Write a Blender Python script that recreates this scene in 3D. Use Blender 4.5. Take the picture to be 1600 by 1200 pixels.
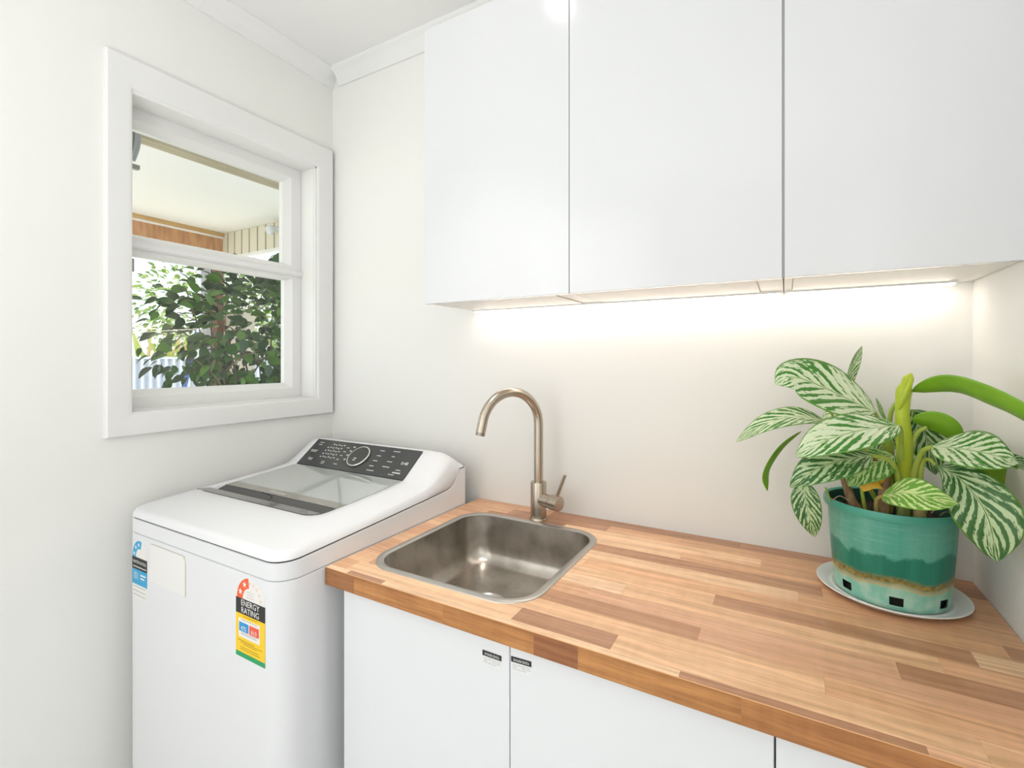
import bpy, bmesh, math, random
from mathutils import Vector, Matrix
R = math.radians
scene = bpy.context.scene
for o in list(bpy.data.objects):
    bpy.data.objects.remove(o)
col = scene.collection
rnd = random.Random(7)

# ------------------------------------------------------------------ camera
CAM = Vector((1.651, -1.3827, 1.3734)); YAW = 0.5172; FPX = 753.065; HOR = 562.95
cd = bpy.data.cameras.new('camera'); cam = bpy.data.objects.new('camera', cd); col.objects.link(cam)
cam.location = CAM; cam.rotation_euler = (math.pi/2, 0, YAW)
cd.sensor_width = 36; cd.lens = FPX*36/1600; cd.shift_y = -(600-HOR)/1600; cd.clip_start = .02
scene.camera = cam

# ------------------------------------------------------------------ light and exposure
vs = scene.view_settings
vs.view_transform = 'Standard'; vs.look = 'None'; vs.gamma = 1; vs.use_curve_mapping = False; vs.exposure = 0.0
w = bpy.data.worlds.new('sky'); scene.world = w; w.use_nodes = True
bg = w.node_tree.nodes['Background']; bg.inputs[0].default_value = (.86, .93, 1, 1); bg.inputs[1].default_value = 1.9

def light(name, kind, loc, rot, energy, color=(1, 1, 1), **kw):
    d = bpy.data.lights.new(name, kind); d.energy = energy; d.color = color
    for k, v in kw.items(): setattr(d, k, v)
    o = bpy.data.objects.new(name, d); col.objects.link(o); o.location = loc; o.rotation_euler = rot
    return o
light('sun', 'SUN', (-6, 2, 8), (R(38), 0, R(-125)), 5.0, (1, .95, .86), angle=R(.6))
# added fill panel behind the camera, aimed right; the end wall is solid
light('rear_fill', 'AREA', (.42, -2.50, 1.30), (R(90), 0, R(-34)), 9.5, (.95, .975, 1), shape='RECTANGLE', size=.9, size_y=2.3)
# added cool fill for the washing machine's side; no doorway opens in this wall
light('right_fill', 'AREA', (1.985, -2.05, 1.05), (0, R(90), 0), 5.5, (.88, .94, 1), shape='RECTANGLE', size=2.0, size_y=.9)
# added uplight behind the camera, lifts the ceiling and worktop by bounce
light('bounced_flash', 'AREA', (1.2, -2.1, 1.05), (R(180), 0, 0), 15, (.98, .99, 1), shape='DISK', size=.6)

# ------------------------------------------------------------------ pixel helper (direction only; plane gives distance)
def on(u, v, ax, val):
    a = (u-800)/FPX; b = (HOR-v)/FPX
    d = Vector((-math.sin(YAW)+a*math.cos(YAW), math.cos(YAW)+a*math.sin(YAW), b))
    i = 'xyz'.index(ax)
    return CAM + d*((val-CAM[i])/d[i])

# ------------------------------------------------------------------ materials
def lin(c):
    return tuple(((x/255)/12.92 if x/255 <= .04045 else ((x/255+.055)/1.055)**2.4) for x in c)+(1,)
MATS = {}
def mat(name, c, rough=.5, metal=0., spec=.5, noise=None, bump=None, emit=None, coat=0., sub=None):
    """c: 0-255 sRGB. noise=(colour2, scale, amount, stretch); bump=(scale, strength)"""
    if name in MATS: return MATS[name]
    m = bpy.data.materials.new(name); m.use_nodes = True; nt = m.node_tree; b = nt.nodes['Principled BSDF']
    b.inputs['Base Color'].default_value = lin(c); b.inputs['Roughness'].default_value = rough
    b.inputs['Metallic'].default_value = metal; b.inputs['Specular IOR Level'].default_value = spec
    b.inputs['Coat Weight'].default_value = coat; b.inputs['Coat Roughness'].default_value = .05
    if noise or bump:
        tc = nt.nodes.new('ShaderNodeTexCoord'); mp = nt.nodes.new('ShaderNodeMapping'); nt.links.new(tc.outputs['Object'], mp.inputs[0])
    if noise:
        c2, sc, am, st = noise; mp.inputs['Scale'].default_value = st
        n = nt.nodes.new('ShaderNodeTexNoise'); n.inputs['Scale'].default_value = sc; n.inputs['Detail'].default_value = 5
        nt.links.new(mp.outputs[0], n.inputs['Vector'])
        r = nt.nodes.new('ShaderNodeMapRange'); r.inputs[1].default_value = .35; r.inputs[2].default_value = .65; r.inputs[4].default_value = am
        nt.links.new(n.outputs[0], r.inputs[0])
        mx = nt.nodes.new('ShaderNodeMix'); mx.data_type = 'RGBA'; mx.inputs[6].default_value = lin(c); mx.inputs[7].default_value = lin(c2)
        nt.links.new(r.outputs[0], mx.inputs[0]); nt.links.new(mx.outputs[2], b.inputs['Base Color'])
    if bump:
        n2 = nt.nodes.new('ShaderNodeTexNoise'); n2.inputs['Scale'].default_value = bump[0]; n2.inputs['Detail'].default_value = 3
        nt.links.new(mp.outputs[0], n2.inputs['Vector'])
        bp = nt.nodes.new('ShaderNodeBump'); bp.inputs['Strength'].default_value = bump[1]; bp.inputs['Distance'].default_value = .002
        nt.links.new(n2.outputs[0], bp.inputs['Height']); nt.links.new(bp.outputs[0], b.inputs['Normal'])
    if emit:
        b.inputs['Emission Color'].default_value = lin(emit[0]); b.inputs['Emission Strength'].default_value = emit[1]
    MATS[name] = m
    return m

wall_m = mat('wall_paint', (243, 242, 238), .75, spec=.25, bump=(60, .05))
ceil_m = mat('ceiling_paint', (244, 244, 242), .85, spec=.2)
trim_m = mat('trim_gloss', (238, 238, 236), .3, spec=.5)
cab_m = mat('cabinet_gloss', (220, 221, 223), .15, spec=.5)
cabin_m = mat('cabinet_carcass', (240, 236, 230), .4)
gap_m = mat('shadow_gap', (70, 70, 72), .8)
app_m = mat('appliance_white', (232, 232, 234), .28, spec=.5)
steel_m = mat('brushed_steel', (196, 190, 182), .3, 1, noise=((150, 142, 132), 14, .8, (1, 1, 1)), bump=(700, .06))
rim_m = mat('steel_rim', (196, 193, 188), .3, 1)
nickel_m = mat('brushed_nickel', (188, 176, 162), .27, 1, bump=(500, .03))

def wood_material(name, grain, gloss):
    m = bpy.data.materials.new(name); m.use_nodes = True; nt = m.node_tree; b = nt.nodes['Principled BSDF']
    N = nt.nodes.new; L = nt.links.new
    oi = N('ShaderNodeObjectInfo'); tc = N('ShaderNodeTexCoord')
    off = N('ShaderNodeVectorMath'); off.operation = 'MULTIPLY_ADD'
    sc = N('ShaderNodeCombineXYZ')
    for i in range(3): L(oi.outputs['Random'], sc.inputs[i])
    off.inputs[1].default_value = (13, 17, 11); L(sc.outputs[0], off.inputs[0]); L(tc.outputs['Object'], off.inputs[2])
    mp = N('ShaderNodeMapping'); mp.inputs['Scale'].default_value = (3.5, 60, 60); L(off.outputs[0], mp.inputs[0])
    n1 = N('ShaderNodeTexNoise'); n1.inputs['Scale'].default_value = 1.0; n1.inputs['Detail'].default_value = 4; n1.inputs['Distortion'].default_value = .9; L(mp.outputs[0], n1.inputs['Vector'])
    mp2 = N('ShaderNodeMapping'); mp2.inputs['Scale'].default_value = (14, 330, 330); L(off.outputs[0], mp2.inputs[0])
    n2 = N('ShaderNodeTexNoise'); n2.inputs['Scale'].default_value = 1.0; n2.inputs['Detail'].default_value = 3; L(mp2.outputs[0], n2.inputs['Vector'])
    mp3 = N('ShaderNodeMapping'); mp3.inputs['Scale'].default_value = (55, 9, 9); L(off.outputs[0], mp3.inputs[0])
    n3 = N('ShaderNodeTexNoise'); n3.inputs['Scale'].default_value = 1.0; n3.inputs['Detail'].default_value = 2; L(mp3.outputs[0], n3.inputs['Vector'])
    s = N('ShaderNodeMath'); s.operation = 'MULTIPLY_ADD'; s.inputs[1].default_value = .62; L(n1.outputs[0], s.inputs[0])
    s2 = N('ShaderNodeMath'); s2.operation = 'MULTIPLY_ADD'; s2.inputs[1].default_value = .3; L(n2.outputs[0], s2.inputs[0]); L(s2.outputs[0], s.inputs[2])
    s3 = N('ShaderNodeMath'); s3.operation = 'MULTIPLY'; s3.inputs[1].default_value = .14; L(n3.outputs[0], s3.inputs[0]); L(s3.outputs[0], s2.inputs[2])
    mr = N('ShaderNodeMapRange'); mr.inputs[1].default_value = .38; mr.inputs[2].default_value = .68; mr.inputs[3].default_value = 1+grain*.55; mr.inputs[4].default_value = 1-grain
    L(s.outputs[0], mr.inputs[0])
    vm = N('ShaderNodeVectorMath'); vm.operation = 'MULTIPLY'; L(oi.outputs['Color'], vm.inputs[0])
    cb = N('ShaderNodeCombineXYZ')
    g2 = N('ShaderNodeMath'); g2.operation = 'POWER'; g2.inputs[1].default_value = 1.25; L(mr.outputs[0], g2.inputs[0])
    g3 = N('ShaderNodeMath'); g3.operation = 'POWER'; g3.inputs[1].default_value = 1.5; L(mr.outputs[0], g3.inputs[0])
    L(mr.outputs[0], cb.inputs[0]); L(g2.outputs[0], cb.inputs[1]); L(g3.outputs[0], cb.inputs[2]); L(cb.outputs[0], vm.inputs[1])
    L(vm.outputs[0], b.inputs['Base Color'])
    b.inputs['Roughness'].default_value = gloss
    bp = N('ShaderNodeBump'); bp.inputs['Strength'].default_value = .04; bp.inputs['Distance'].default_value = .001; L(n2.outputs[0], bp.inputs['Height']); L(bp.outputs[0], b.inputs['Normal'])
    return m
wood_m = wood_material('laminate_wood', .26, .3)
edge_m = wood_material('edge_wood', .34, .35)

def glass_material(name, tint=(1, 1, 1, 1), refl=.06):
    m = bpy.data.materials.new(name); m.use_nodes = True; nt = m.node_tree; nt.nodes.remove(nt.nodes['Principled BSDF'])
    t = nt.nodes.new('ShaderNodeBsdfTransparent'); t.inputs[0].default_value = tint
    g = nt.nodes.new('ShaderNodeBsdfGlossy'); g.inputs['Roughness'].default_value = .01
    mx = nt.nodes.new('ShaderNodeMixShader'); mx.inputs[0].default_value = refl
    nt.links.new(t.outputs[0], mx.inputs[1]); nt.links.new(g.outputs[0], mx.inputs[2]); nt.links.new(mx.outputs[0], nt.nodes['Material Output'].inputs[0])
    return m
pane_m = glass_material('window_glass', (.98, .99, .985, 1), .035)

# ------------------------------------------------------------------ mesh helpers
class MB:
    def __init__(s): s.v = []; s.f = []; s.mi = []; s.uv = None
    def add(s, vs, fs, mi=0):
        o = len(s.v); s.v += [tuple(x) for x in vs]
        for f in fs: s.f.append(tuple(i+o for i in f)); s.mi.append(mi)
        return s
    def box(s, x0, x1, y0, y1, z0, z1, mi=0):
        return s.add([(x, y, z) for z in (z0, z1) for y in (y0, y1) for x in (x0, x1)],
                     [(0, 2, 3, 1), (4, 5, 7, 6), (0, 1, 5, 4), (2, 6, 7, 3), (0, 4, 6, 2), (1, 3, 7, 5)], mi)
    def loft(s, rings, cap0=False, cap1=False, closed=True, mi=0):
        n = len(rings[0]); vs = [p for r in rings for p in r]; fs = []
        for k in range(len(rings)-1):
            for i in range(n if closed else n-1):
                j = (i+1) % n
                fs.append((k*n+i, k*n+j, (k+1)*n+j, (k+1)*n+i))
        if cap0: fs.append(tuple(reversed(range(n))))
        if cap1: fs.append(tuple(range((len(rings)-1)*n, len(rings)*n)))
        return s.add(vs, fs, mi)
    def lathe(s, prof, c=(0, 0, 0), n=40, cap0=False, cap1=False, mi=0):
        return s.loft([[(c[0]+r*math.cos(2*math.pi*i/n), c[1]+r*math.sin(2*math.pi*i/n), c[2]+z) for i in range(n)] for r, z in prof], cap0, cap1, mi=mi)
    def tube(s, pts, rad, n=10, caps=True, mi=0, flat=1.):
        pts = [Vector(p) for p in pts]; rad = rad if isinstance(rad, (list, tuple)) else [rad]*len(pts)
        rings = []; up = None
        for i, p in enumerate(pts):
            t = (pts[min(i+1, len(pts)-1)]-pts[max(i-1, 0)]).normalized()
            if up is None:
                up = t.orthogonal().normalized()
            up = (up-t*up.dot(t)).normalized(); sd = t.cross(up)
            rings.append([p+up*(rad[i]*math.cos(2*math.pi*k/n))+sd*(rad[i]*flat*math.sin(2*math.pi*k/n)) for k in range(n)])
        return s.loft(rings, caps, caps, mi=mi)
    def prism(s, poly, fn, d0, d1, mi=0):
        """poly of 2D points, fn(a,b,d)->3D"""
        return s.loft([[fn(a, b, d0) for a, b in poly], [fn(a, b, d1) for a, b in poly]], True, True, mi=mi)
    def build(s, name, m, parent=None, smooth=None, bevel=None):
        me = bpy.data.meshes.new(name); me.from_pydata(s.v, [], s.f)
        bm = bmesh.new(); bm.from_mesh(me)
        if bevel:
            ed = [e for e in bm.edges if len(e.link_faces) == 2 and e.calc_face_angle(0) > R(40)]
            bmesh.ops.bevel(bm, geom=ed, offset=bevel[0], segments=bevel[1], profile=.5, affect='EDGES', clamp_overlap=True)
        else:
            for f, i in zip(bm.faces, s.mi): f.material_index = i
        bmesh.ops.recalc_face_normals(bm, faces=bm.faces)
        bm.to_mesh(me); bm.free()
        for k in (m if isinstance(m, (list, tuple)) else [m]): me.materials.append(k)
        if smooth is not None:
            me.shade_smooth(); me.set_sharp_from_angle(angle=R(smooth))
        o = bpy.data.objects.new(name, me); col.objects.link(o)
        if parent: o.parent = parent
        return o

def tag(o, label, cat, group=None, kind=None):
    o['label'] = label; o['category'] = cat
    if group: o['group'] = group
    if kind: o['kind'] = kind
    return o
def struct(o, label=None):
    o['kind'] = 'structure'
    if label: o['label'] = label; o['category'] = o.name.split('_')[0]
    return o
def thing(name, loc, label, cat, group=None):
    o = bpy.data.objects.new(name, None); o.empty_display_size = .05; col.objects.link(o); o.location = loc
    tag(o, label, cat, group); o['base'] = 1; del o['base']
    return o
def local(parent, objs):
    """children were built in world coordinates: keep them there"""
    for o in objs: o.matrix_parent_inverse = Matrix.Translation(-Vector(parent.location))
def finish(parent):
    for ch in [o for o in bpy.data.objects if o.parent == parent]:
        ch.matrix_parent_inverse = Matrix.Translation(-Vector(parent.location))
def rrect(x0, x1, y0, y1, r, n=6):
    rs = r if isinstance(r, (list, tuple)) else [r]*4
    out = []
    for (cx, cy, a, q) in ((x1, y0, -90, rs[0]), (x1, y1, 0, rs[1]), (x0, y1, 90, rs[2]), (x0, y0, 180, rs[3])):
        ox = cx-q if cx == x1 else cx+q; oy = cy-q if cy == y1 else cy+q
        for i in range(n+1):
            t = R(a+90*i/n); out.append((ox+q*math.cos(t), oy+q*math.sin(t)))
    return out
def densify(poly, k):
    out = []
    for i, (a, b) in enumerate(poly):
        c, d = poly[(i+1) % len(poly)]
        L = math.hypot(c-a, d-b); m = k if L > .08 else 1
        for j in range(m): out.append((a+(c-a)*j/m, b+(d-b)*j/m))
    return out
def interp(tab, x):
    if x <= tab[0][0]: return tab[0][1]
    for (a, b), (c, d) in zip(tab, tab[1:]):
        if x <= c: return b+(d-b)*(x-a)/(c-a)
    return tab[-1][1]
def smoothtab(tab, x):
    if x <= tab[0][0]: return tab[0][1]
    for i in range(len(tab)-1):
        (a, b), (c, d) = tab[i], tab[i+1]
        if x <= c:
            t = (x-a)/(c-a)
            m0 = (d-tab[i-1][1])/(c-tab[i-1][0])*(c-a) if i > 0 else d-b
            m1 = (tab[i+2][1]-b)/(tab[i+2][0]-a)*(c-a) if i+2 < len(tab) else d-b
            return (2*t**3-3*t*t+1)*b+(t**3-2*t*t+t)*m0+(-2*t**3+3*t*t)*d+(t**3-t*t)*m1
    return tab[-1][1]
def spline(pts, n):
    pts = [Vector(p) for p in pts]
    P = [pts[0]*2-pts[1]]+pts+[pts[-1]*2-pts[-2]]; out = []
    seg = len(pts)-1
    for k in range(n+1):
        u = k/n*seg; i = min(int(u), seg-1); t = u-i
        a, b, c, d = P[i], P[i+1], P[i+2], P[i+3]
        out.append(.5*((2*b)+(c-a)*t+(2*a-5*b+4*c-d)*t*t+(3*b-a-3*c+d)*t**3))
    return out
def text(name, body, size, m, parent, matrix, align='CENTER', squeeze=1.):
    cu = bpy.data.curves.new(name, 'FONT'); cu.body = body; cu.size = size; cu.align_x = align; cu.align_y = 'CENTER'; cu.resolution_u = 2
    t = bpy.data.objects.new(name+'_curve', cu); col.objects.link(t)
    bpy.context.view_layer.update()
    me = bpy.data.meshes.new_from_object(t.evaluated_get(bpy.context.evaluated_depsgraph_get()))
    bpy.data.objects.remove(t); bpy.data.curves.remove(cu)
    for v in me.vertices: v.co = matrix @ Vector((v.co.x*squeeze, v.co.y, 0))
    me.materials.clear(); me.materials.append(m)
    o = bpy.data.objects.new(name, me); col.objects.link(o); o.parent = parent
    return o

# ------------------------------------------------------------------ the room
XR = 1.998; ZC = 2.567; YF = -2.75
struct(MB().box(-.14, XR+.12, YF-.12, .12, -.1, 0).build('floor', mat('floor_vinyl', (222, 222, 220), .45, noise=((210, 209, 206), 3, .6, (1, 8, 1)))))
struct(MB().box(-.14, XR+.12, YF-.12, .12, ZC, ZC+.1).build('ceiling', ceil_m))
WY0, WY1, WZ0, WZ1 = -.738, -.095, 1.222, 2.150       # window opening
b = MB()
b.box(-.14, 0, YF-.12, WY0, 0, ZC).box(-.14, 0, WY1, .12, 0, ZC).box(-.14, 0, WY0, WY1, 0, WZ0).box(-.14, 0, WY0, WY1, WZ1, ZC)
struct(b.build('wall_left', wall_m))
struct(MB().box(0, XR, 0, .12, 0, ZC).build('wall_back', wall_m))
b = MB(); b.box(XR, XR+.12, YF-.12, .12, 0, ZC)
struct(b.build('wall_right', wall_m))
struct(MB().box(0, XR, YF-.12, YF, 0, ZC).build('wall_front', wall_m))
# cornice: a small scotia moulding, quirk at top and bottom
prof = [(0, -.062), (.008, -.062), (.012, -.054), (.016, -.042), (.024, -.028), (.036, -.016), (.046, -.012), (.05, -.006), (.05, 0), (0, 0)]
b = MB(); b.prism([(a, z) for a, z in prof], lambda a, z, d: (a, d, ZC+z), YF, 0)
struct(b.build('trim_1', trim_m, smooth=40), 'white scotia cornice along top of the window wall')
b = MB(); b.prism([(a, z) for a, z in prof], lambda a, z, d: (d, -a, ZC+z), .045, XR)
struct(b.build('trim_2', trim_m, smooth=40), 'white scotia cornice along top of the sink wall')

# ------------------------------------------------------------------ window
win = bpy.data.objects.new('window_1', None); col.objects.link(win); win.location = (0, -.4, 1.157)
win['kind'] = 'structure'; win['label'] = 'white timber window with a small top light above a larger lower sash'; win['category'] = 'window'
OY0, OY1, OZ0, OZ1 = -.780, -.0125, 1.157, 2.2415     # casing outside
IY0, IY1, IZ0, IZ1 = -.716, -.088, 1.222, 2.150       # casing inside
def mitre(side):
    # casing board: outer -> inner edge, chamfered towards the opening
    o = {'l': [(OY0, OZ0), (OY0, OZ1)], 'r': [(OY1, OZ1), (OY1, OZ0)], 't': [(OY0, OZ1), (OY1, OZ1)], 'b': [(OY1, OZ0), (OY0, OZ0)]}[side]
    i = {'l': [(IY0, IZ0), (IY0, IZ1)], 'r': [(IY1, IZ1), (IY1, IZ0)], 't': [(IY0, IZ1), (IY1, IZ1)], 'b': [(IY1, IZ0), (IY0, IZ0)]}[side]
    rings = []
    for k in (0, 1):
        oy, oz = o[k]; iy, iz = i[k]
        f = lambda t, x: (x, oy+(iy-oy)*t, oz+(iz-oz)*t)
        rings.append([f(0, -.001), f(0, .017), f(.05, .02), f(.80, .02), f(.93, .018), f(1, .012), f(1, -.001)])
    m = MB(); m.loft(rings, True, True)
    m.build('casing', trim_m, win, smooth=30)
for s in 'lrtb': mitre(s)
SX = -.075                                            # face of the sash
b = MB()
b.box(-.14, .012, WY0-.003, WY0+.012, WZ0, WZ1); b.box(-.14, .012, IY1-.006, IY1+.004, WZ0, WZ1)
b.box(-.14, .012, WY0, IY1, WZ1-.006, WZ1+.002)
b.build('jamb_liner', trim_m, win)
b = MB(); b.prism([(.013, IZ0-.003), (SX-.07, IZ0-.016), (SX-.07, IZ0+.006), (SX, IZ0+.004), (.013, IZ0+.001)], lambda a, z, d: (a, d, z), WY0, IY1)
b.build('inner_sill', trim_m, win)
def sash(y0, y1, z0, z1, gy0, gy1, gz0, gz1, name):
    """frame from outer rectangle to glass rectangle with a stepped, bevelled inner edge"""
    def ring(t, x):
        return [(x, y0+(gy0-y0)*t, z0+(gz0-z0)*t), (x, y1+(gy1-y1)*t, z0+(gz0-z0)*t), (x, y1+(gy1-y1)*t, z1+(gz1-z1)*t), (x, y0+(gy0-y0)*t, z1+(gz1-z1)*t)]
    m = MB(); m.loft([ring(0, SX-.04), ring(0, SX), ring(.62, SX), ring(.68, SX-.004), ring(.96, SX-.018), ring(1, SX-.02), ring(1, SX-.04)])
    f = m.build(name, trim_m, win)
    g = MB(); g.box(SX-.030, SX-.026, gy0-.004, gy1+.004, gz0-.004, gz1+.004); g.build('pane', pane_m, f)
    return f
up = sash(-.735, -.096, 1.735, 2.146, -.684, -.166, 1.760, 2.085, 'top_sash')
lo = sash(-.735, -.096, 1.226, 1.714, -.680, -.158, 1.283, 1.694, 'lower_sash')
b = MB(); b.prism([(SX-.05, 1.712), (SX+.006, 1.712), (SX+.012, 1.718), (SX+.012, 1.729), (SX+.004, 1.738), (SX-.05, 1.738)], lambda a, z, d: (a, d, z), -.735, -.092)
b.build('transom', trim_m, win)
chrome_m = mat('dull_chrome', (150, 148, 142), .3, 1)
b = MB(); b.box(SX-.002, SX+.008, -.702, -.678, 1.642, 1.682); b.box(SX+.006, SX+.018, -.698, -.684, 1.655, 1.662); b.build('sash_latch', chrome_m, win, bevel=(.0015, 1))
finish(win)
for s in (up, lo):
    for ch in [o for o in bpy.data.objects if o.parent == s]: ch.matrix_parent_inverse = Matrix.Identity(4)

# ------------------------------------------------------------------ wall cabinets
CB, CT, CF = 1.5385, 2.3434, -.2788
def wall_cabinet(x0, x1, label):
    t = thing('wall_cabinet', ((x0+x1)/2, -.13, CB), label, 'cabinet', None)
    MB().box(x0+.001, x1-.001, CF+.021, -.001, CB+.003, CT).build('body', cabin_m, t)
    MB().box(x0+(.001 if x0 < 1.4 else .0022), x1-(.001 if x1 < 1.4 else .0022), CF, CF+.0185, CB, CT).build('door', cab_m, t, bevel=(.0012, 2))
    gw = .0013 if x1 < 1.4 else .0024
    MB().box(x1-gw, x1+(gw if x1 < 1.9 else 0), CF+.0035, CF+.0205, CB+.001, CT-.001).build('side_edge', mat('gap_grey', (168, 168, 168), .7), t)  # grey strip added in the door gap; its colour stands in for shade
    # underside board, let in with a fine gap all round
    p = MB(); p.box(x0+.018, x1-.05, CF+.028, -.062, CB+.0005, CB+.0032); p.build('underside_panel', cabin_m, t)
    g = MB(); g.box(x0+.0165, x1-.0485, CF+.0265, -.0605, CB+.0018, CB+.0031); g.build('panel_gap', mat('fine_gap', (176, 158, 140), .8), t)
    finish(t); return t
wall_cabinet(.7246, 1.1852, 'gloss white wall cabinet at the end of the row towards the window')
wall_cabinet(1.1852, 1.6461, 'gloss white wall cabinet in the middle of the row of three')
wall_cabinet(1.6461, 1.9965, 'gloss white wall cabinet above the potted plant against the side wall')
led_m = mat('led_diffuser', (255, 240, 220), .5, emit=((255, 243, 232), 10.0))
def led(x0, x1, label):
    t = thing('under_cabinet_light', ((x0+x1)/2, -.035, CB), label, 'light', None)
    MB().box(x0, x1, -.052, -.018, CB-.003, CB+.0032).build('channel', trim_m, t)
    MB().box(x0+.004, x1-.004, -.046, -.022, CB-.006, CB-.0028).build('diffuser', led_m, t)
    finish(t)
led(.742, 1.643, 'long glowing warm white light strip under the first two wall cabinets')
led(1.650, 1.962, 'short glowing warm white light strip under the wall cabinet above the plant')

# ------------------------------------------------------------------ base cabinets
DY = -.615
body_m = mat('base_carcass', (236, 236, 236), .45)
door_m = mat('base_door', (234, 235, 237), .22)
black_m = mat('print_black', (38, 36, 38), .6); white_m = mat('print_white', (245, 244, 240), .6); grey_m = mat('print_grey', (196, 194, 192), .7)
def base_cabinet(x0, x1, splits, label, stickers=()):
    t = thing('base_cabinet', ((x0+x1)/2, -.3, 0), label, 'cabinet')
    bb = MB()   # open-topped carcass: sides, floor, back, front rail
    bb.box(x0, x0+.016, DY+.02, -.004, .09, .8595).box(x1-.016, x1, DY+.02, -.004, .09, .8595).box(x0+.016, x1-.016, DY+.02, -.004, .09, .106).box(x0+.016, x1-.016, -.012, -.004, .106, .8595).box(x0+.016, x1-.016, DY+.02, DY+.032, .76, .8595)
    bb.build('body', body_m, t)
    MB().box(x0+.005, x1-.005, DY+.07, DY+.085, 0, .092).build('plinth', body_m, t)
    doors = []
    for a, c in zip([x0]+splits, splits+[x1]):
        d = MB().box(a+.0009, c-.0009, DY, DY+.0185, .092, .8585).build('door', door_m, t, bevel=(.001, 1)); doors.append(d)
    finish(t)
    for k, x, z, rot in stickers:
        d = doors[k]
        M0 = Matrix.Translation((x, DY, z)) @ Matrix.Rotation(rot, 4, 'Y') @ Matrix.Rotation(R(90), 4, 'X')
        def plate(name, a0, a1, b0, b1, dz, m):
            q = MB(); q.add([M0 @ Vector(p) for p in ((a0, b0, dz), (a1, b0, dz), (a1, b1, dz), (a0, b1, dz), (a0, b0, 0), (a1, b0, 0), (a1, b1, 0), (a0, b1, 0))],
                            [(0, 1, 2, 3), (4, 7, 6, 5), (0, 4, 5, 1), (1, 5, 6, 2), (2, 6, 7, 3), (3, 7, 4, 0)])
            o = q.build(name, m, d); return o
        plate('film_sticker', -.021, .021, -.022, .005, .0003, mat('sticker_clear', (232, 232, 231), .35))
        plate('sticker_band', -.021, .021, -.005, .005, .0005, black_m)
        for i in range(3):
            for j in range(4):
                if (i, j) in ((2, 3), (1, 1)): continue
                plate('sticker_print', -.0185+j*.0095, -.0105+j*.0095, -.0098-i*.0038, -.0086-i*.0038, .0005, grey_m)
        text('sticker_title', 'PLEASE REMOVE', .0068, white_m, d, M0 @ Matrix.Translation((0, 0, .0008)) @ Matrix.Rotation(math.pi, 4, 'Z'), squeeze=.66)
    return t
base_cabinet(.771, 1.637, [1.2095], 'white two-door base cabinet under the sink with small black stickers on its doors',
             [(0, 1.171, .8195, R(0)), (1, 1.2335, .8275, R(-3))])
base_cabinet(1.6378, 1.994, [], 'white base cabinet below the potted plant, beside the two-door sink unit')

# ------------------------------------------------------------------ worktop
CX0, CY0, CZ = .7334, -.635, .9; TH = .0393
wt = thing('worktop', ((CX0+XR)/2, -.32, CZ-TH), 'butcher block worktop of light and dark wood staves around a steel sink', 'worktop')
sx0, sx1, sy0, sy1, sr = .787, 1.226, -.582, -.120, .085
hx0, hx1, hy0, hy1 = sx0+.014, sx1-.014, sy0+.014, sy1-.014
core_m = mat('chipboard', (190, 150, 105), .8)
b = MB(); zt = CZ-.004
b.box(CX0+.0005, hx0, CY0+.002, -.0005, CZ-TH, zt).box(hx1, XR-.001, CY0+.002, -.0005, CZ-TH, zt).box(hx0, hx1, CY0+.002, hy0, CZ-TH, zt).box(hx0, hx1, hy1, -.0005, CZ-TH, zt)
b.build('core', core_m, wt)
LIGHT = [(245, 203, 162), (243, 198, 156), (247, 207, 168), (241, 194, 152)]
MID = [(229, 178, 137), (233, 181, 138), (223, 172, 133), (229, 178, 142)]
DARK = [(190, 141, 108), (184, 136, 104), (197, 147, 112)]
TONE = {'L': LIGHT, 'M': MID, 'D': DARK}
rows = [  # from the wall to the front edge; (x end, tone) ...
 [(1.02, 'M'), (1.55, 'D'), (2, 'D')], [(.90, 'M'), (1.217, 'D'), (1.78, 'M'), (2, 'D')], [(.84, 'M'), (1.10, 'D'), (1.6, 'L'), (2, 'M')], [(.97, 'M'), (1.43, 'L'), (2, 'M')],
 [(.93, 'M'), (1.715, 'D'), (2, 'M')], [(.86, 'L'), (1.18, 'M'), (1.672, 'L'), (2, 'M')], [(.79, 'M'), (1.0, 'L'), (1.24, 'L'), (1.962, 'M'), (2, 'D')], [(.95, 'M'), (1.527, 'L'), (1.911, 'D'), (2, 'L')],
 [(.90, 'L'), (1.36, 'L'), (1.86, 'L'), (2, 'M')], [(.85, 'M'), (1.30, 'M'), (1.80, 'M'), (2, 'D')], [(.99, 'M'), (1.213, 'L'), (1.52, 'D'), (2, 'M')], [(.80, 'L'), (1.12, 'M'), (1.70, 'L'), (2, 'M')],
 [(.78, 'M'), (1.213, 'L'), (1.40, 'D'), (1.86, 'L'), (2, 'L')], [(.80, 'L'), (.905, 'D'), (1.511, 'L'), (1.80, 'D'), (2, 'M')]]
cutter = MB(); ring = rrect(hx0, hx1, hy0, hy1, sr-.014, 8)
cutter.loft([[(x, y, CZ-.03) for x, y in ring], [(x, y, CZ+.03) for x, y in ring]], True, True)
cut = cutter.build('cutter', core_m)
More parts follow.
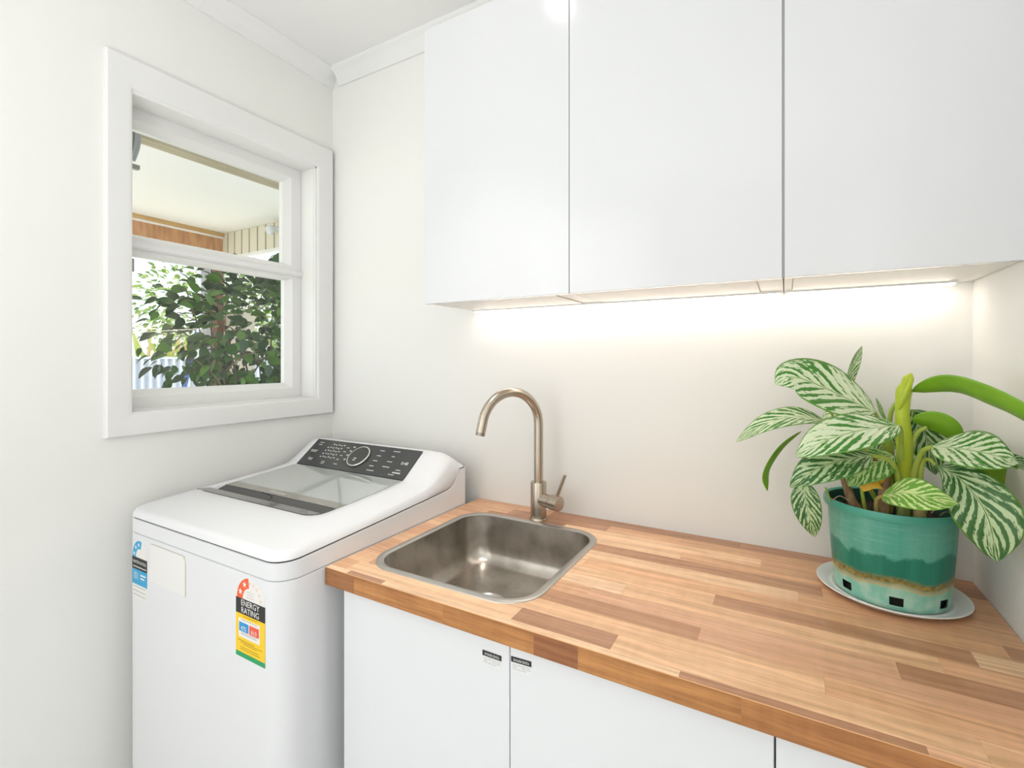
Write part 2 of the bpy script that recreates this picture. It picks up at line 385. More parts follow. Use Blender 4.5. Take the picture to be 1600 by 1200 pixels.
for k, row in enumerate(rows):
    ya = -.0475*k-(.0005 if k == 0 else 0); yb = max(-.0475*(k+1), CY0+.0003); x = CX0
    for xe, tn in row:
        xe = min(xe, XR-.001); g = .00012
        p = MB(); p.box(x+(g if x > CX0 else 0), xe-g, yb+g, ya-g, zt-.0002, CZ)
        o = p.build('plank', wood_m)
        if o.data and xe > hx0 and x < hx1 and yb < hy1 and ya > hy0:
            md = o.modifiers.new('cut', 'BOOLEAN'); md.object = cut; md.operation = 'DIFFERENCE'; md.solver = 'EXACT'
            bpy.context.view_layer.update()
            me = bpy.data.meshes.new_from_object(o.evaluated_get(bpy.context.evaluated_depsgraph_get())); o.modifiers.clear(); o.data = me
            if len(me.polygons) == 0:
                bpy.data.objects.remove(o); x = xe; continue
        c = lin(rnd.choice(TONE[tn])); j = rnd.uniform(.94, 1.05); o.color = (c[0]*j, c[1]*j, c[2]*j, 1); o.parent = wt
        x = xe
bpy.data.objects.remove(cut)
ej = [CX0, .826, 1.071, 1.269, 1.351, 1.596, 1.83, XR-.001]
ec = [(172, 116, 70), (190, 130, 74), (188, 128, 72), (168, 110, 68), (190, 131, 75), (186, 126, 72), (178, 118, 68)]  # orange-brown edging, painted darker than the top because less light reaches it
for a, c, q in zip(ej, ej[1:], ec):
    p = MB(); p.box(a, c-.0001, CY0, CY0+.0022, CZ-TH, CZ-.0004)
    o = p.build('edge_strip', edge_m, wt); o.color = lin(q)
p = MB(); p.box(CX0, CX0+.0006, CY0+.001, -.0005, CZ-TH, CZ-.0004); o = p.build('end_strip', edge_m, wt); o.color = lin(ec[0])
p = MB(); p.tube([(CX0, CY0+.0008, CZ-.0006), (XR-.001, CY0+.0008, CZ-.0006)], .0009, 6); p.build('edge_highlight', mat('edge_highlight', (226, 170, 120), .2), wt)  # pale glossy tube, a highlight painted along the front edge
finish(wt)

# ------------------------------------------------------------------ sink
sk = thing('sink', ((sx0+sx1)/2, (sy0+sy1)/2, CZ), 'brushed stainless steel inset sink with rounded corners in the worktop', 'sink')
def rr(inset, z, r, n=10): return [(x, y, z) for x, y in rrect(sx0+inset, sx1-inset, sy0+inset, sy1-inset, r, n)]
b = MB(); b.loft([rr(0, CZ-.0005, sr), rr(.0006, CZ+.0016, sr), rr(.004, CZ+.0026, sr-.004), rr(.015, CZ+.0026, sr-.014), rr(.019, CZ+.0005, sr-.017), rr(.0195, CZ-.004, sr-.018)])
b.build('rim', rim_m, sk, smooth=50)
FZ = .765
b = MB(); b.loft([rr(.0195, CZ-.002, sr-.018), rr(.022, CZ-.03, sr-.018), rr(.028, FZ+.05, sr-.018), rr(.031, FZ+.03, sr-.018), rr(.037, FZ+.016, sr-.02), rr(.047, FZ+.006, sr-.026), rr(.062, FZ+.001, sr-.034), rr(.10, FZ-.001, .03), rr(.17, FZ-.003, .015), rr(.2, FZ-.0035, .008)], cap1=True)
b.build('basin', steel_m, sk, smooth=60)
dc = ((sx0+sx1)/2-.012, (sy0+sy1)/2-.006, FZ)
b = MB(); b.lathe([(.046, -.0025), (.045, .0015), (.040, .002), (.036, -.001), (.030, -.003), (0.001, -.003)], dc, 32); b.build('drain', rim_m, sk, smooth=40)
for k in range(6):
    a = k*math.pi/3
    b = MB(); b.lathe([(.0045, .0), (.0045, .0006), (.0005, .0006)], (dc[0]+.017*math.cos(a), dc[1]+.017*math.sin(a), FZ-.003), 10); b.build('drain_hole', black_m, sk)
finish(sk)

# ------------------------------------------------------------------ mixer tap
tx, ty = 1.008, -.092
tp = thing('mixer_tap', (tx, ty, CZ), 'brushed nickel gooseneck mixer tap behind the sink', 'tap')
MB().lathe([(.0275, 0), (.0275, .003), (.0255, .006), (.0005, .006)], (tx, ty, CZ), 32, cap0=True).build('base_ring', nickel_m, tp, smooth=40)
MB().lathe([(.0235, .004), (.0235, .1085), (.0225, .111), (.0145, .1112), (.0005, .1112)], (tx, ty, CZ), 32).build('tap_body', nickel_m, tp, smooth=40)
SD = Vector((-.083, -.177, 0)).normalized(); RD = .099; ZA = 1.183
path = [Vector((tx, ty, 1.0)), Vector((tx, ty, 1.06)), Vector((tx, ty, 1.13))]
for k in range(0, 25):
    a = R(170)*k/24; path.append(Vector((tx, ty, ZA))+SD*(RD-RD*math.cos(a))+Vector((0, 0, RD*math.sin(a))))
e = path[-1]; d = (path[-1]-path[-2]).normalized(); path.append(e+d*.026)
MB().tube(path, .0135, 18).build('spout', nickel_m, tp, smooth=50)
MB().tube([path[-1]-d*.012, path[-1]+d*.009], .0128, 18).build('aerator', mat('aerator', (150, 142, 132), .35, 1), tp, smooth=50)
HD = Vector((.97, -.25, 0)).normalized(); hz = .960
h0 = Vector((tx, ty, hz))
MB().tube([h0, h0+HD*.048], .0195, 24).build('valve_neck', nickel_m, tp, smooth=40)
MB().tube([h0+HD*.048, h0+HD*.0505], .0183, 24).build('valve_groove', mat('groove_dark', (80, 74, 68), .4, 1), tp, smooth=40)
MB().tube([h0+HD*.0505, h0+HD*.079, h0+HD*.080], [.0215, .0215, .0205], 28).build('handle_cap', nickel_m, tp, smooth=40)
l0 = h0+HD*.068+Vector((0, 0, .014)); l1 = h0+HD*.096+Vector((.004, .0, .088))
MB().tube([l0, l0.lerp(l1, .5), l1, l1+(l1-l0)*.015], [.005, .0048, .0046, .003], 12).build('lever', nickel_m, tp, smooth=40)
finish(tp)

# ------------------------------------------------------------------ washing machine
MX0, MX1, MY0, MY1 = .042, .7305, -.745, -.062
wm = thing('washing_machine', ((MX0+MX1)/2, (MY0+MY1)/2, 0), 'white top-loading washing machine with dark glass lid and control panel under the window', 'washing machine')
MR = [.052, .02, .02, .052]
def mring(inset, zf, dens=44):
    outer = densify(rrect(MX0, MX1, MY0, MY1, MR, 7), dens)
    cx, cy = (MX0+MX1)/2, (MY0+MY1)/2
    inn = densify(rrect(MX0+inset, MX1-inset, MY0+inset, MY1-inset, [max(r-inset, .004) for r in MR], 7), dens)
    # keep both rings matched point for point
    base = rrect(MX0, MX1, MY0, MY1, MR, 7); bi = rrect(MX0+inset, MX1-inset, MY0+inset, MY1-inset, [max(r-inset, .004) for r in MR], 7)
    out = []
    for i in range(len(base)):
        a, c = base[i], base[(i+1) % len(base)]; p, q = bi[i], bi[(i+1) % len(base)]
        m = dens if math.hypot(c[0]-a[0], c[1]-a[1]) > .08 else 1
        for j in range(m):
            x, y = p[0]+(q[0]-p[0])*j/m, p[1]+(q[1]-p[1])*j/m
            out.append((x, y, zf(y) if callable(zf) else zf))
    return out
ZD = [(-.745, .939), (-.55, .9475), (-.35, .957), (-.19, .966), (-.155, .972), (-.132, .986), (-.12, 1.003), (-.115, 1.016), (-.108, 1.020), (-.06, 1.020)]
ZCR = [(-.745, .9615), (-.68, .962), (-.53, .968), (-.41, .9765), (-.33, .983), (-.26, .991), (-.21, 1.010), (-.17, 1.032), (-.145, 1.046), (-.12, 1.046), (-.09, 1.030), (-.06, 1.026)]
zd = lambda y: smoothtab(ZD, y); zc = lambda y: smoothtab(ZCR, y)
b = MB(); b.loft([mring(.012, .03), mring(0, .04), mring(0, .8985), mring(.0012, .8995), mring(.006, .8995)], True); b.build('cabinet_body', app_m, wm, smooth=40)
for fx, fy in ((MX0+.06, MY0+.06), (MX1-.06, MY0+.06), (MX0+.06, MY1-.06), (MX1-.06, MY1-.06)):
    MB().lathe([(.022, 0), (.022, .01), (.012, .012), (.012, .032)], (fx, fy, 0), 16, True, True).build('foot', mat('rubber', (40, 40, 42), .8), wm)
b = MB(); b.loft([mring(.006, .901), mring(.001, .901), mring(0, .902), mring(0, lambda y: zd(y)-.0018), mring(.0012, lambda y: zd(y)-.0008), mring(.012, lambda y: zd(y)-.0008)]); b.build('collar', app_m, wm, smooth=40)
b = MB(); b.loft([mring(.0035, .896), mring(.0035, lambda y: zd(y)+.006)]); b.build('seal_gap', mat('seal_dark', (58, 56, 55), .7), wm)
# lid and panel opening
OX0, OX1, LY0, LY1, PY1 = .112, .622, -.578, -.253, -.158
PROF = [(-.745, .965), (-.66, .974), (-.578, .980), (-.45, .986), (-.33, .994), (-.253, 1.003), (-.158, 1.077), (-.13, 1.077), (-.10, 1.06), (-.06, 1.03)]
pf = lambda y: interp(PROF, y)
base = rrect(MX0, MX1, MY0, MY1, MR, 7); inn0 = rrect(OX0, OX1, LY0, PY1, [.045, .006, .006, .010], 7)
def blend(t, zt):
    out = []
    ins = .011; bi = rrect(MX0+ins, MX1-ins, MY0+ins, MY1-ins, [max(r-ins, .006) for r in MR], 7)
    for i in range(len(base)):
        a, c = base[i], base[(i+1) % len(base)]; m = 44 if math.hypot(c[0]-a[0], c[1]-a[1]) > .08 else 1
        for j in range(m):
            f = j/m
            o1 = [bi[i][k]+(bi[(i+1) % len(bi)][k]-bi[i][k])*f for k in (0, 1)]
            i1 = [inn0[i][k]+(inn0[(i+1) % len(bi)][k]-inn0[i][k])*f for k in (0, 1)]
            x = o1[0]+(i1[0]-o1[0])*t; y = o1[1]+(i1[1]-o1[1])*t
            z0 = zc(y); z1 = pf(y)
            out.append((x, y, z0+(z1-z0)*zt))
    return out
rings = [mring(.010, lambda y: zd(y)+.0028), mring(.001, lambda y: zd(y)+.0028), mring(0, lambda y: zd(y)+.004), mring(.002, lambda y: zd(y)+(zc(y)-zd(y))*.5), mring(.0065, lambda y: zd(y)+(zc(y)-zd(y))*.88)]
for t, q in ((0, 0.06), (.05, .25), (.15, .5), (.3, .74), (.5, .9), (.75, .98), (.97, 1.0)): rings.append(blend(t, q))
last = blend(1, 1); rings += [[(x, y, z-.0015) for x, y, z in last], [(x, y, z-.03) for x, y, z in last]]
b = MB(); b.loft(rings); b.build('top_deck', app_m, wm, smooth=50)
panel_m = mat('panel_black', (66, 67, 68), .16, spec=.5); grip_m = mat('grip_charcoal', (78, 77, 76), .55); lid_m = mat('lid_glass', (176, 182, 178), .03, spec=1.0, coat=1.0)  # lid_glass: pale base stands in for the ceiling reflected in dark glass
lidframe_m = mat('lid_band', (146, 142, 134), .12, spec=.8)
# lid: glossy lip, matte finger recess, banded glass
lid = MB().box(OX0+.001, OX1-.001, LY0+.0725, LY1-.002, .955, .972).build('lid', grip_m, wm)
def slab(name, x0, x1, y0, z0, y1, z1, th, m, par):
    q = MB(); q.add([(x0, y0, z0), (x1, y0, z0), (x1, y1, z1), (x0, y1, z1), (x0, y0, z0-th), (x1, y0, z0-th), (x1, y1, z1-th), (x0, y1, z1-th)],
                    [(0, 1, 2, 3), (4, 7, 6, 5), (0, 4, 5, 1), (1, 5, 6, 2), (2, 6, 7, 3), (3, 7, 4, 0)])
    return q.build(name, m, par)
q = MB(); po = [(OX0-.03, LY0+.001), (OX1-.05, LY0+.001), (OX1-.03, LY0+.0045), (OX1-.014, LY0+.013), (OX1-.006, LY0+.026), (OX0-.005, LY0+.026)]
q.loft([[(x, y, .966+(y-LY0)*.10-.01) for x, y in po], [(x, y, .9805+(y-LY0)*.06) for x, y in po]], True, True)
q.build('lid_lip', mat('lip_gloss', (70, 68, 66), .02, spec=1.0, coat=1.0), lid)
slab('finger_recess', OX0+.004, OX1-.001, LY0+.020, .966, LY0+.0715, .9815, .012, grip_m, lid)
q = MB(); q.tube(spline([(.30, LY0+.0715, .9815), (.352, LY0+.066, .980), (.368, LY0+.050, .9752), (.366, LY0+.030, .9690)], 10), .0018, 8); q.build('recess_ridge', mat('ridge_dark', (48, 48, 50), .5), lid, smooth=50)
slab('glass_band', OX0+.001, OX1-.001, LY0+.0725, .9825, LY0+.106, .9845, .004, lidframe_m, lid)
slab('lid_glass', OX0+.001, OX1-.001, LY0+.106, .9845, LY1-.0025, 1.0005, .004, lid_m, lid)
slab('glass_edge', OX0+.001, OX1-.001, LY0+.0715, .9828, LY0+.0735, .9832, .004, rim_m, lid)
slab('brand_plate', .318, .388, LY0+.082, .9836, LY0+.092, .9842, .001, mat('plate_silver', (205, 200, 192), .3, .6), lid)
# control panel
pnl = slab('control_panel', OX0+.0015, OX1-.0015, LY1+.001, 1.0025, PY1-.0005, 1.0765, .012, panel_m, wm)
P0 = Vector((OX0+.0015, LY1+.001, 1.0025)); ex = Vector((1, 0, 0)); ey = (Vector((OX0, PY1-.0005, 1.0765))-Vector((OX0, LY1+.001, 1.0025))); PL = ey.length; ey.normalize(); en = ex.cross(ey)
PW = OX1-OX0-.003
PM = Matrix(((ex.x, ey.x, en.x, P0.x), (ex.y, ey.y, en.y, P0.y), (ex.z, ey.z, en.z, P0.z), (0, 0, 0, 1)))
print_m = mat('panel_print', (205, 205, 200), .5)
def bar(x, y, wd, h=.003, m=print_m, name='panel_mark'):
    q = MB(); q.add([PM @ Vector(p) for p in ((x-wd/2, y-h/2, .0004), (x+wd/2, y-h/2, .0004), (x+wd/2, y+h/2, .0004), (x-wd/2, y+h/2, .0004))], [(0, 1, 2, 3)])
    return q.build(name, m, pnl)
kx, ky, kr = .262, .062, .041
q = MB(); q.tube([PM @ Vector((kx+kr*math.cos(2*math.pi*i/48), ky+kr*math.sin(2*math.pi*i/48), .004)) for i in range(49)], .0032, 8, caps=False); q.build('dial_ring', mat('ring_silver', (225, 224, 220), .15, 1), pnl, smooth=60)
q = MB(); q.add([PM @ Vector((kx+.039*math.cos(2*math.pi*i/40), ky+.039*math.sin(2*math.pi*i/40), .007)) for i in range(40)]+[PM @ Vector((kx+.039*math.cos(2*math.pi*i/40), ky+.039*math.sin(2*math.pi*i/40), 0)) for i in range(40)],
              [tuple(range(40))]+[(i, (i+1) % 40, 40+(i+1) % 40, 40+i) for i in range(40)]); q.build('dial', panel_m, pnl)
for (dx, dy, wd) in ((-.004, -.012, .014), (-.004, -.020, .012)):
    q = MB(); q.add([PM @ Vector(p) for p in ((kx+dx-wd/2, ky+dy-.0018, .0075), (kx+dx+wd/2, ky+dy-.0018, .0075), (kx+dx+wd/2, ky+dy+.0018, .0075), (kx+dx-wd/2, ky+dy+.0018, .0075))], [(0, 1, 2, 3)]); q.build('panel_mark', print_m, pnl)
for x, y, wd in ((.036, .104, .022), (.036, .094, .018), (.030, .066, .034), (.030, .060, .030), (.044, .030, .024), (.046, .024, .02), (.118, .022, .018), (.119, .015, .016)): bar(x, y, wd)
for r_ in range(5):
    for c_ in range(6):
        if r_ == 4 and c_ == 0: continue
        bar(.085+c_*.0135+(.004*(r_ == 4)), .042+r_*.0145+(c_ % 2)*.002, .0065+.002*((r_+c_) % 2), .0042)
for k in range(4): bar(.175+.002*k, .040+k*.018, .013, .0032); bar(.203+.003*abs(k-1.5), .044+k*.019, .009, .0055)
bar(.182, .020, .018)
for k in range(4):
    bar(.343, .100-k*.022, .020); bar(.405, .104-k*.022, (.030, .014, .022, .030)[k])
bar(.352, .016, .032); bar(.462, .032, .020); bar(.446, .012, .024, .0026); bar(.462, .021, .034, .0045)
text('display_time', '0:48', .017, mat('led_digits', (240, 240, 236), .4), pnl, PM @ Matrix.Translation((.470, .060, .0008)))
# front labels
FY = MY0
def flat(name, poly, m, par, d):
    q = MB(); q.prism(poly, lambda a, z, dd: (a, FY-dd, z), -.0002, d); return q.build(name, m, par)
def rect(a0, a1, z0, z1): return [(a0, z0), (a1, z0), (a1, z1), (a0, z1)]
FM = Matrix.Translation((0, FY, 0)) @ Matrix.Rotation(R(90), 4, 'X')
def ftext(body, size, x, z, m, par, name, d=.0009, sq=1.): return text(name, body, size, m, par, Matrix.Translation((x, FY-d, z)) @ Matrix.Rotation(R(90), 4, 'X'), squeeze=sq)
def arc_poly(cx, cz, r0, r1, a0, a1, n=12, sx=1.):
    return [(cx+sx*r1*math.cos(R(a0+(a1-a0)*i/n)), cz+r1*math.sin(R(a0+(a1-a0)*i/n))) for i in range(n+1)]+[(cx+sx*r0*math.cos(R(a1+(a0-a1)*i/n)), cz+r0*math.sin(R(a1+(a0-a1)*i/n))) for i in range(n+1)]
def star(cx, cz, r):
    return [(cx+(r if k % 2 == 0 else r*.45)*math.sin(k*math.pi/5), cz+(r if k % 2 == 0 else r*.45)*math.cos(k*math.pi/5)) for k in range(10)]
lab_w = mat('label_white', (238, 234, 230), .4)
ex0, ex1 = .572, .6785; ecx = (ex0+ex1)/2; er = (ex1-ex0)/2
el = flat('energy_label', [(ex0, .711), (ex1, .711), (ex1, .842)]+[(ecx+er*math.cos(R(180*i/16)), .842+er*.93*math.sin(R(180*i/16))) for i in range(1, 16)]+[(ex0, .842)], lab_w, wm, .0004)
el['label'] = 'yellow and black energy rating label'
flat('yellow_panel', rect(ex0, ex1, .722, .808), mat('label_yellow', (252, 205, 8), .4), el, .0006)
flat('green_stripe', rect(ex0, ex1, .711, .722), mat('label_green', (6, 158, 92), .4), el, .0006)
flat('title_band', rect(ex0, ex1, .8075, .842), black_m, el, .0006)
flat('star_band', arc_poly(ecx, .842, er*.52, er*.93, 98, 180), mat('label_orange', (242, 96, 48), .4), el, .0006)
for a in (158, 122): flat('star', star(ecx+er*.73*math.cos(R(a)), .842+er*.73*math.sin(R(a)), .0075), lab_w, el, .0008)
for a in (92, 72, 52, 32, 12): flat('faint_star', star(ecx+er*.73*math.cos(R(a)), .842+er*.73*math.sin(R(a)), .006), mat('label_faint', (236, 214, 204), .4), el, .0006)
for k in range(3): flat('small_print', rect(ecx-.012, ecx+.013, .848+k*.006, .8492+k*.006), grey_m, el, .0006)
ftext('ENERGY', .0185, ecx, .8325, white_m, el, 'title_word', sq=.98); ftext('RATING', .0185, ecx, .8165, white_m, el, 'title_word', sq=.98)
flat('figures_box', rect(.5825, .6605, .7555, .7975), lab_w, el, .0008)
flat('blue_box', rect(.585, .6195, .769, .789), mat('label_blue', (24, 148, 214), .4), el, .0010); flat('red_box', rect(.6225, .6575, .769, .789), mat('label_red', (240, 88, 56), .4), el, .0010)
ftext('475', .0135, .602, .776, white_m, el, 'figure', .0014); ftext('610', .0135, .640, .776, white_m, el, 'figure', .0014)
for z in (.7945, .766, .7625): flat('small_print', rect(.592, .650, z, z+.0009), mat('print_mid', (150, 140, 140), .6), el, .0010)
for z, a, c in ((.803, .60, .65), (.7475, .58, .64), (.744, .59, .668), (.7405, .60, .65), (.733, .59, .655), (.7285, .588, .66)): flat('small_print', rect(a, c, z, z+.0011), mat('print_olive', (150, 120, 20), .6), el, .0008)
wx0, wx1 = .0845, .166; wcx = (wx0+wx1)/2; wr = (wx1-wx0)/2
wl = flat('water_label', [(wx0, .722), (wx1, .722), (wx1, .836)]+[(wcx+wr*math.cos(R(180*i/16)), .836+wr*1.2*math.sin(R(180*i/16))) for i in range(1, 16)]+[(wx0, .836)], lab_w, wm, .0004)
wl['label'] = 'blue and black water rating label'
blue = mat('label_blue2', (40, 164, 214), .4)
flat('blue_panel', rect(wx0, wx1, .762, .803), blue, wl, .0006); flat('title_band', rect(wx0, wx1, .803, .836), black_m, wl, .0006)
flat('star_band', [(wcx+(x-wcx), .836+(z-.836)*1.2) for x, z in arc_poly(wcx, .836, wr*.5, wr*.95, 72, 180)], blue, wl, .0006)
for a in (166, 132, 98): flat('star', star(wcx+wr*.74*math.cos(R(a)), .836+wr*.87*math.sin(R(a)), .0062), lab_w, wl, .0008)
ftext('WATER RATING', .0118, wcx, .823, white_m, wl, 'title_word', sq=.84); flat('small_print', rect(wx0+.006, wx1-.004, .8085, .812), grey_m, wl, .0008)
ftext('101', .030, wx0+.021, .785, white_m, wl, 'figure', sq=.68)
for z in (.789, .780): flat('small_print', rect(.131, .160-.008*(z < .785), z, z+.004), lab_w, wl, .0008)
for z in (.7555, .744, .733): flat('small_print', rect(wx0+.004, wx1-.008, z, z+.0012), mat('print_teal', (120, 150, 150), .6), wl, .0006)
pt = flat('label_patch', [(.184, .788), (.358, .788), (.358, .872), (.344, .887), (.190, .887), (.184, .882)], mat('patch_cream', (238, 236, 233), .4), wm, .0006)
flat('patch_edge', rect(.3575, .3595, .787, .873), mat('patch_brown', (190, 178, 160), .6), pt, .0008); flat('patch_edge', rect(.188, .346, .886, .8875), MATS['patch_brown'], pt, .0008)
flat('peeled_corner', [(.344, .887), (.358, .872), (.356, .887)], mat('patch_tan', (214, 206, 188), .5), pt, .0004)
finish(wm)

# ------------------------------------------------------------------ saucer and potted plant
PX, PY_ = 1.8335, -.150
sc = MB(); sc.lathe([(.0005, .0), (.098, .0), (.104, .0015), (.1215, .011), (.1245, .0125), (.1255, .0140), (.1245, .0152), (.1225, .0148), (.105, .006), (.101, .0045), (.098, .0055), (.094, .0035), (.0005, .0035)], (PX, PY_, CZ), 64)
tag(sc.build('saucer', mat('saucer_plastic', (238, 238, 236), .35), smooth=40), 'round white plastic saucer under the green plant pot', 'saucer')
pz = CZ+.0040; PH = .184
plant = thing('potted_plant', (PX, PY_, pz), 'striped silver and green leafy plant in a weathered teal plastic pot', 'plant')
def pot_material():
    m = bpy.data.materials.new('weathered_teal'); m.use_nodes = True; nt = m.node_tree; b = nt.nodes['Principled BSDF']; N = nt.nodes.new; L = nt.links.new
    tc = N('ShaderNodeTexCoord'); sp = N('ShaderNodeSeparateXYZ'); L(tc.outputs['Object'], sp.inputs[0])
    def noise(sc, st, det=4):
        mp = N('ShaderNodeMapping'); mp.inputs['Scale'].default_value = st; L(tc.outputs['Object'], mp.inputs[0])
        n = N('ShaderNodeTexNoise'); n.inputs['Scale'].default_value = sc; n.inputs['Detail'].default_value = det; L(mp.outputs[0], n.inputs['Vector']); return n.outputs[0]
    def math_(op, a, b_=None, c=None):
        k = N('ShaderNodeMath'); k.operation = op
        for i, v in enumerate((a, b_, c)):
            if v is None: continue
            if isinstance(v, (int, float)): k.inputs[i].default_value = v
            else: L(v, k.inputs[i])
        return k.outputs[0]
    def step(v, a, c):
        r = N('ShaderNodeMapRange'); r.inputs[1].default_value = a; r.inputs[2].default_value = c; L(v, r.inputs[0]); return r.outputs[0]
    def mix(f, a, c):
        x = N('ShaderNodeMix'); x.data_type = 'RGBA'
        L(f, x.inputs[0]) if not isinstance(f, (int, float)) else setattr(x.inputs[0], 'default_value', f)
        for i, v in ((6, a), (7, c)):
            if isinstance(v, tuple): x.inputs[i].default_value = v
            else: L(v, x.inputs[i])
        return x.outputs[2]
    h = math_('MULTIPLY', math_('SUBTRACT', sp.outputs[2], pz), 1/PH)
    tl = math_('MULTIPLY_ADD', noise(26, (1, 1, .6), 5), .26, math_('MULTIPLY_ADD', noise(7, (1, 1, .1), 1),   .20, .30))   # tide line height
    rl = math_('MULTIPLY_ADD', noise(14, (1, 1, .5), 5), .14, math_('MULTIPLY_ADD', noise(9, (1, 1, .1), 1), .14, .105))
    streak = noise(40, (1, 1, .04), 3); fine = noise(60, (.2, .2, 4), 3); mott = noise(120, (1, 1, 1), 4)
    upper = mix(step(streak, .3, .7), lin((70, 162, 142)), lin((108, 180, 162)))
    upper = mix(math_('MULTIPLY', step(fine, .5, .75), .35), upper, lin((150, 200, 182)))
    upper = mix(math_('MULTIPLY', step(mott, .4, .8), .3), upper, lin((58, 148, 128)))
    lower = mix(step(streak, .45, .75), lin((16, 118, 98)), lin((44, 142, 120)))
    c = mix(step(math_('SUBTRACT', h, tl), -.015, .02), lower, upper)
    c = mix(step(h, .90, .93), c, lin((74, 164, 144)))
    d = math_('SUBTRACT', h, rl)
    pale = mix(step(noise(50, (1, 1, .8), 4), .4, .65), lin((136, 198, 176)), lin((176, 212, 190)))
    rust = mix(step(mott, .35, .7), lin((190, 150, 66)), lin((92, 78, 34)))
    c = mix(math_('MULTIPLY', step(math_('ABSOLUTE', math_('SUBTRACT', d, .03)), .06, .0), .95), c, rust)
    c = mix(step(d, .02, -.03), c, pale)
    c = mix(math_('MULTIPLY', step(math_('ABSOLUTE', math_('ADD', d, .02)), .03, .0), .6), c, lin((212, 164, 88)))
    L(c, b.inputs['Base Color']); b.inputs['Roughness'].default_value = .32
    return m
pot_m = pot_material()
n = 84; RB, RT = .0935, .1085
prof_out = [(RB-.002, 0.), (RB, .002), (RB+.0008, .010), (RB+.0022, .026), (RB+.005, .06), (RB+.0095, .12), (RT-.003, .1665), (RT-.0005, .1675), (RT+.0035, .1685), (RT+.0045, .172), (RT+.0045, .180), (RT+.003, .184), (RT, .184), (RT-.003, .181), (RT-.006, .15), (RT-.010, .13)]
b = MB(); rings = [[(PX+r*math.cos(2*math.pi*i/n), PY_+r*math.sin(2*math.pi*i/n), pz+z) for i in range(n)] for r, z in prof_out]
vs_ = [p for r in rings for p in r]; fs = []
notch = set()
for k in range(7):
    a = (-93.5+k*360/7) % 360; i0 = int(round(a/360*n-1.5)); notch |= {(i0+q) % n for q in range(3)}
for k in range(len(rings)-1):
    for i in range(n):
        if k == 2 and i in notch: continue
        if k < 13: fs.append((k*n+i, k*n+(i+1) % n, (k+1)*n+(i+1) % n, (k+1)*n+i))
b.add(vs_, fs)
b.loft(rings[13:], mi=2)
b.lathe([(.0005, .001), (RB-.002, 0)], (PX, PY_, pz), n)
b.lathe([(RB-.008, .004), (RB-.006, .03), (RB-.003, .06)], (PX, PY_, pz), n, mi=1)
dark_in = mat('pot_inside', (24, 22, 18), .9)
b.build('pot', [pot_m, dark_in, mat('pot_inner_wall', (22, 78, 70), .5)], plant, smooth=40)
soil_m = mat('potting_soil', (32, 25, 20), .95, noise=((70, 52, 40), 160, .8, (1, 1, 1)))
b = MB(); rg = []
for k in range(9):
    r = (RT-.0065)*(1-k/8)+.0005; m_ = 40
    rg.append([(PX+r*math.cos(2*math.pi*i/m_), PY_+r*math.sin(2*math.pi*i/m_), pz+.152+.006*math.sin(i*1.7+k)+rnd.uniform(-.004, .004)) for i in range(m_)])
b.loft(rg, False, True); b.build('soil', soil_m, plant)

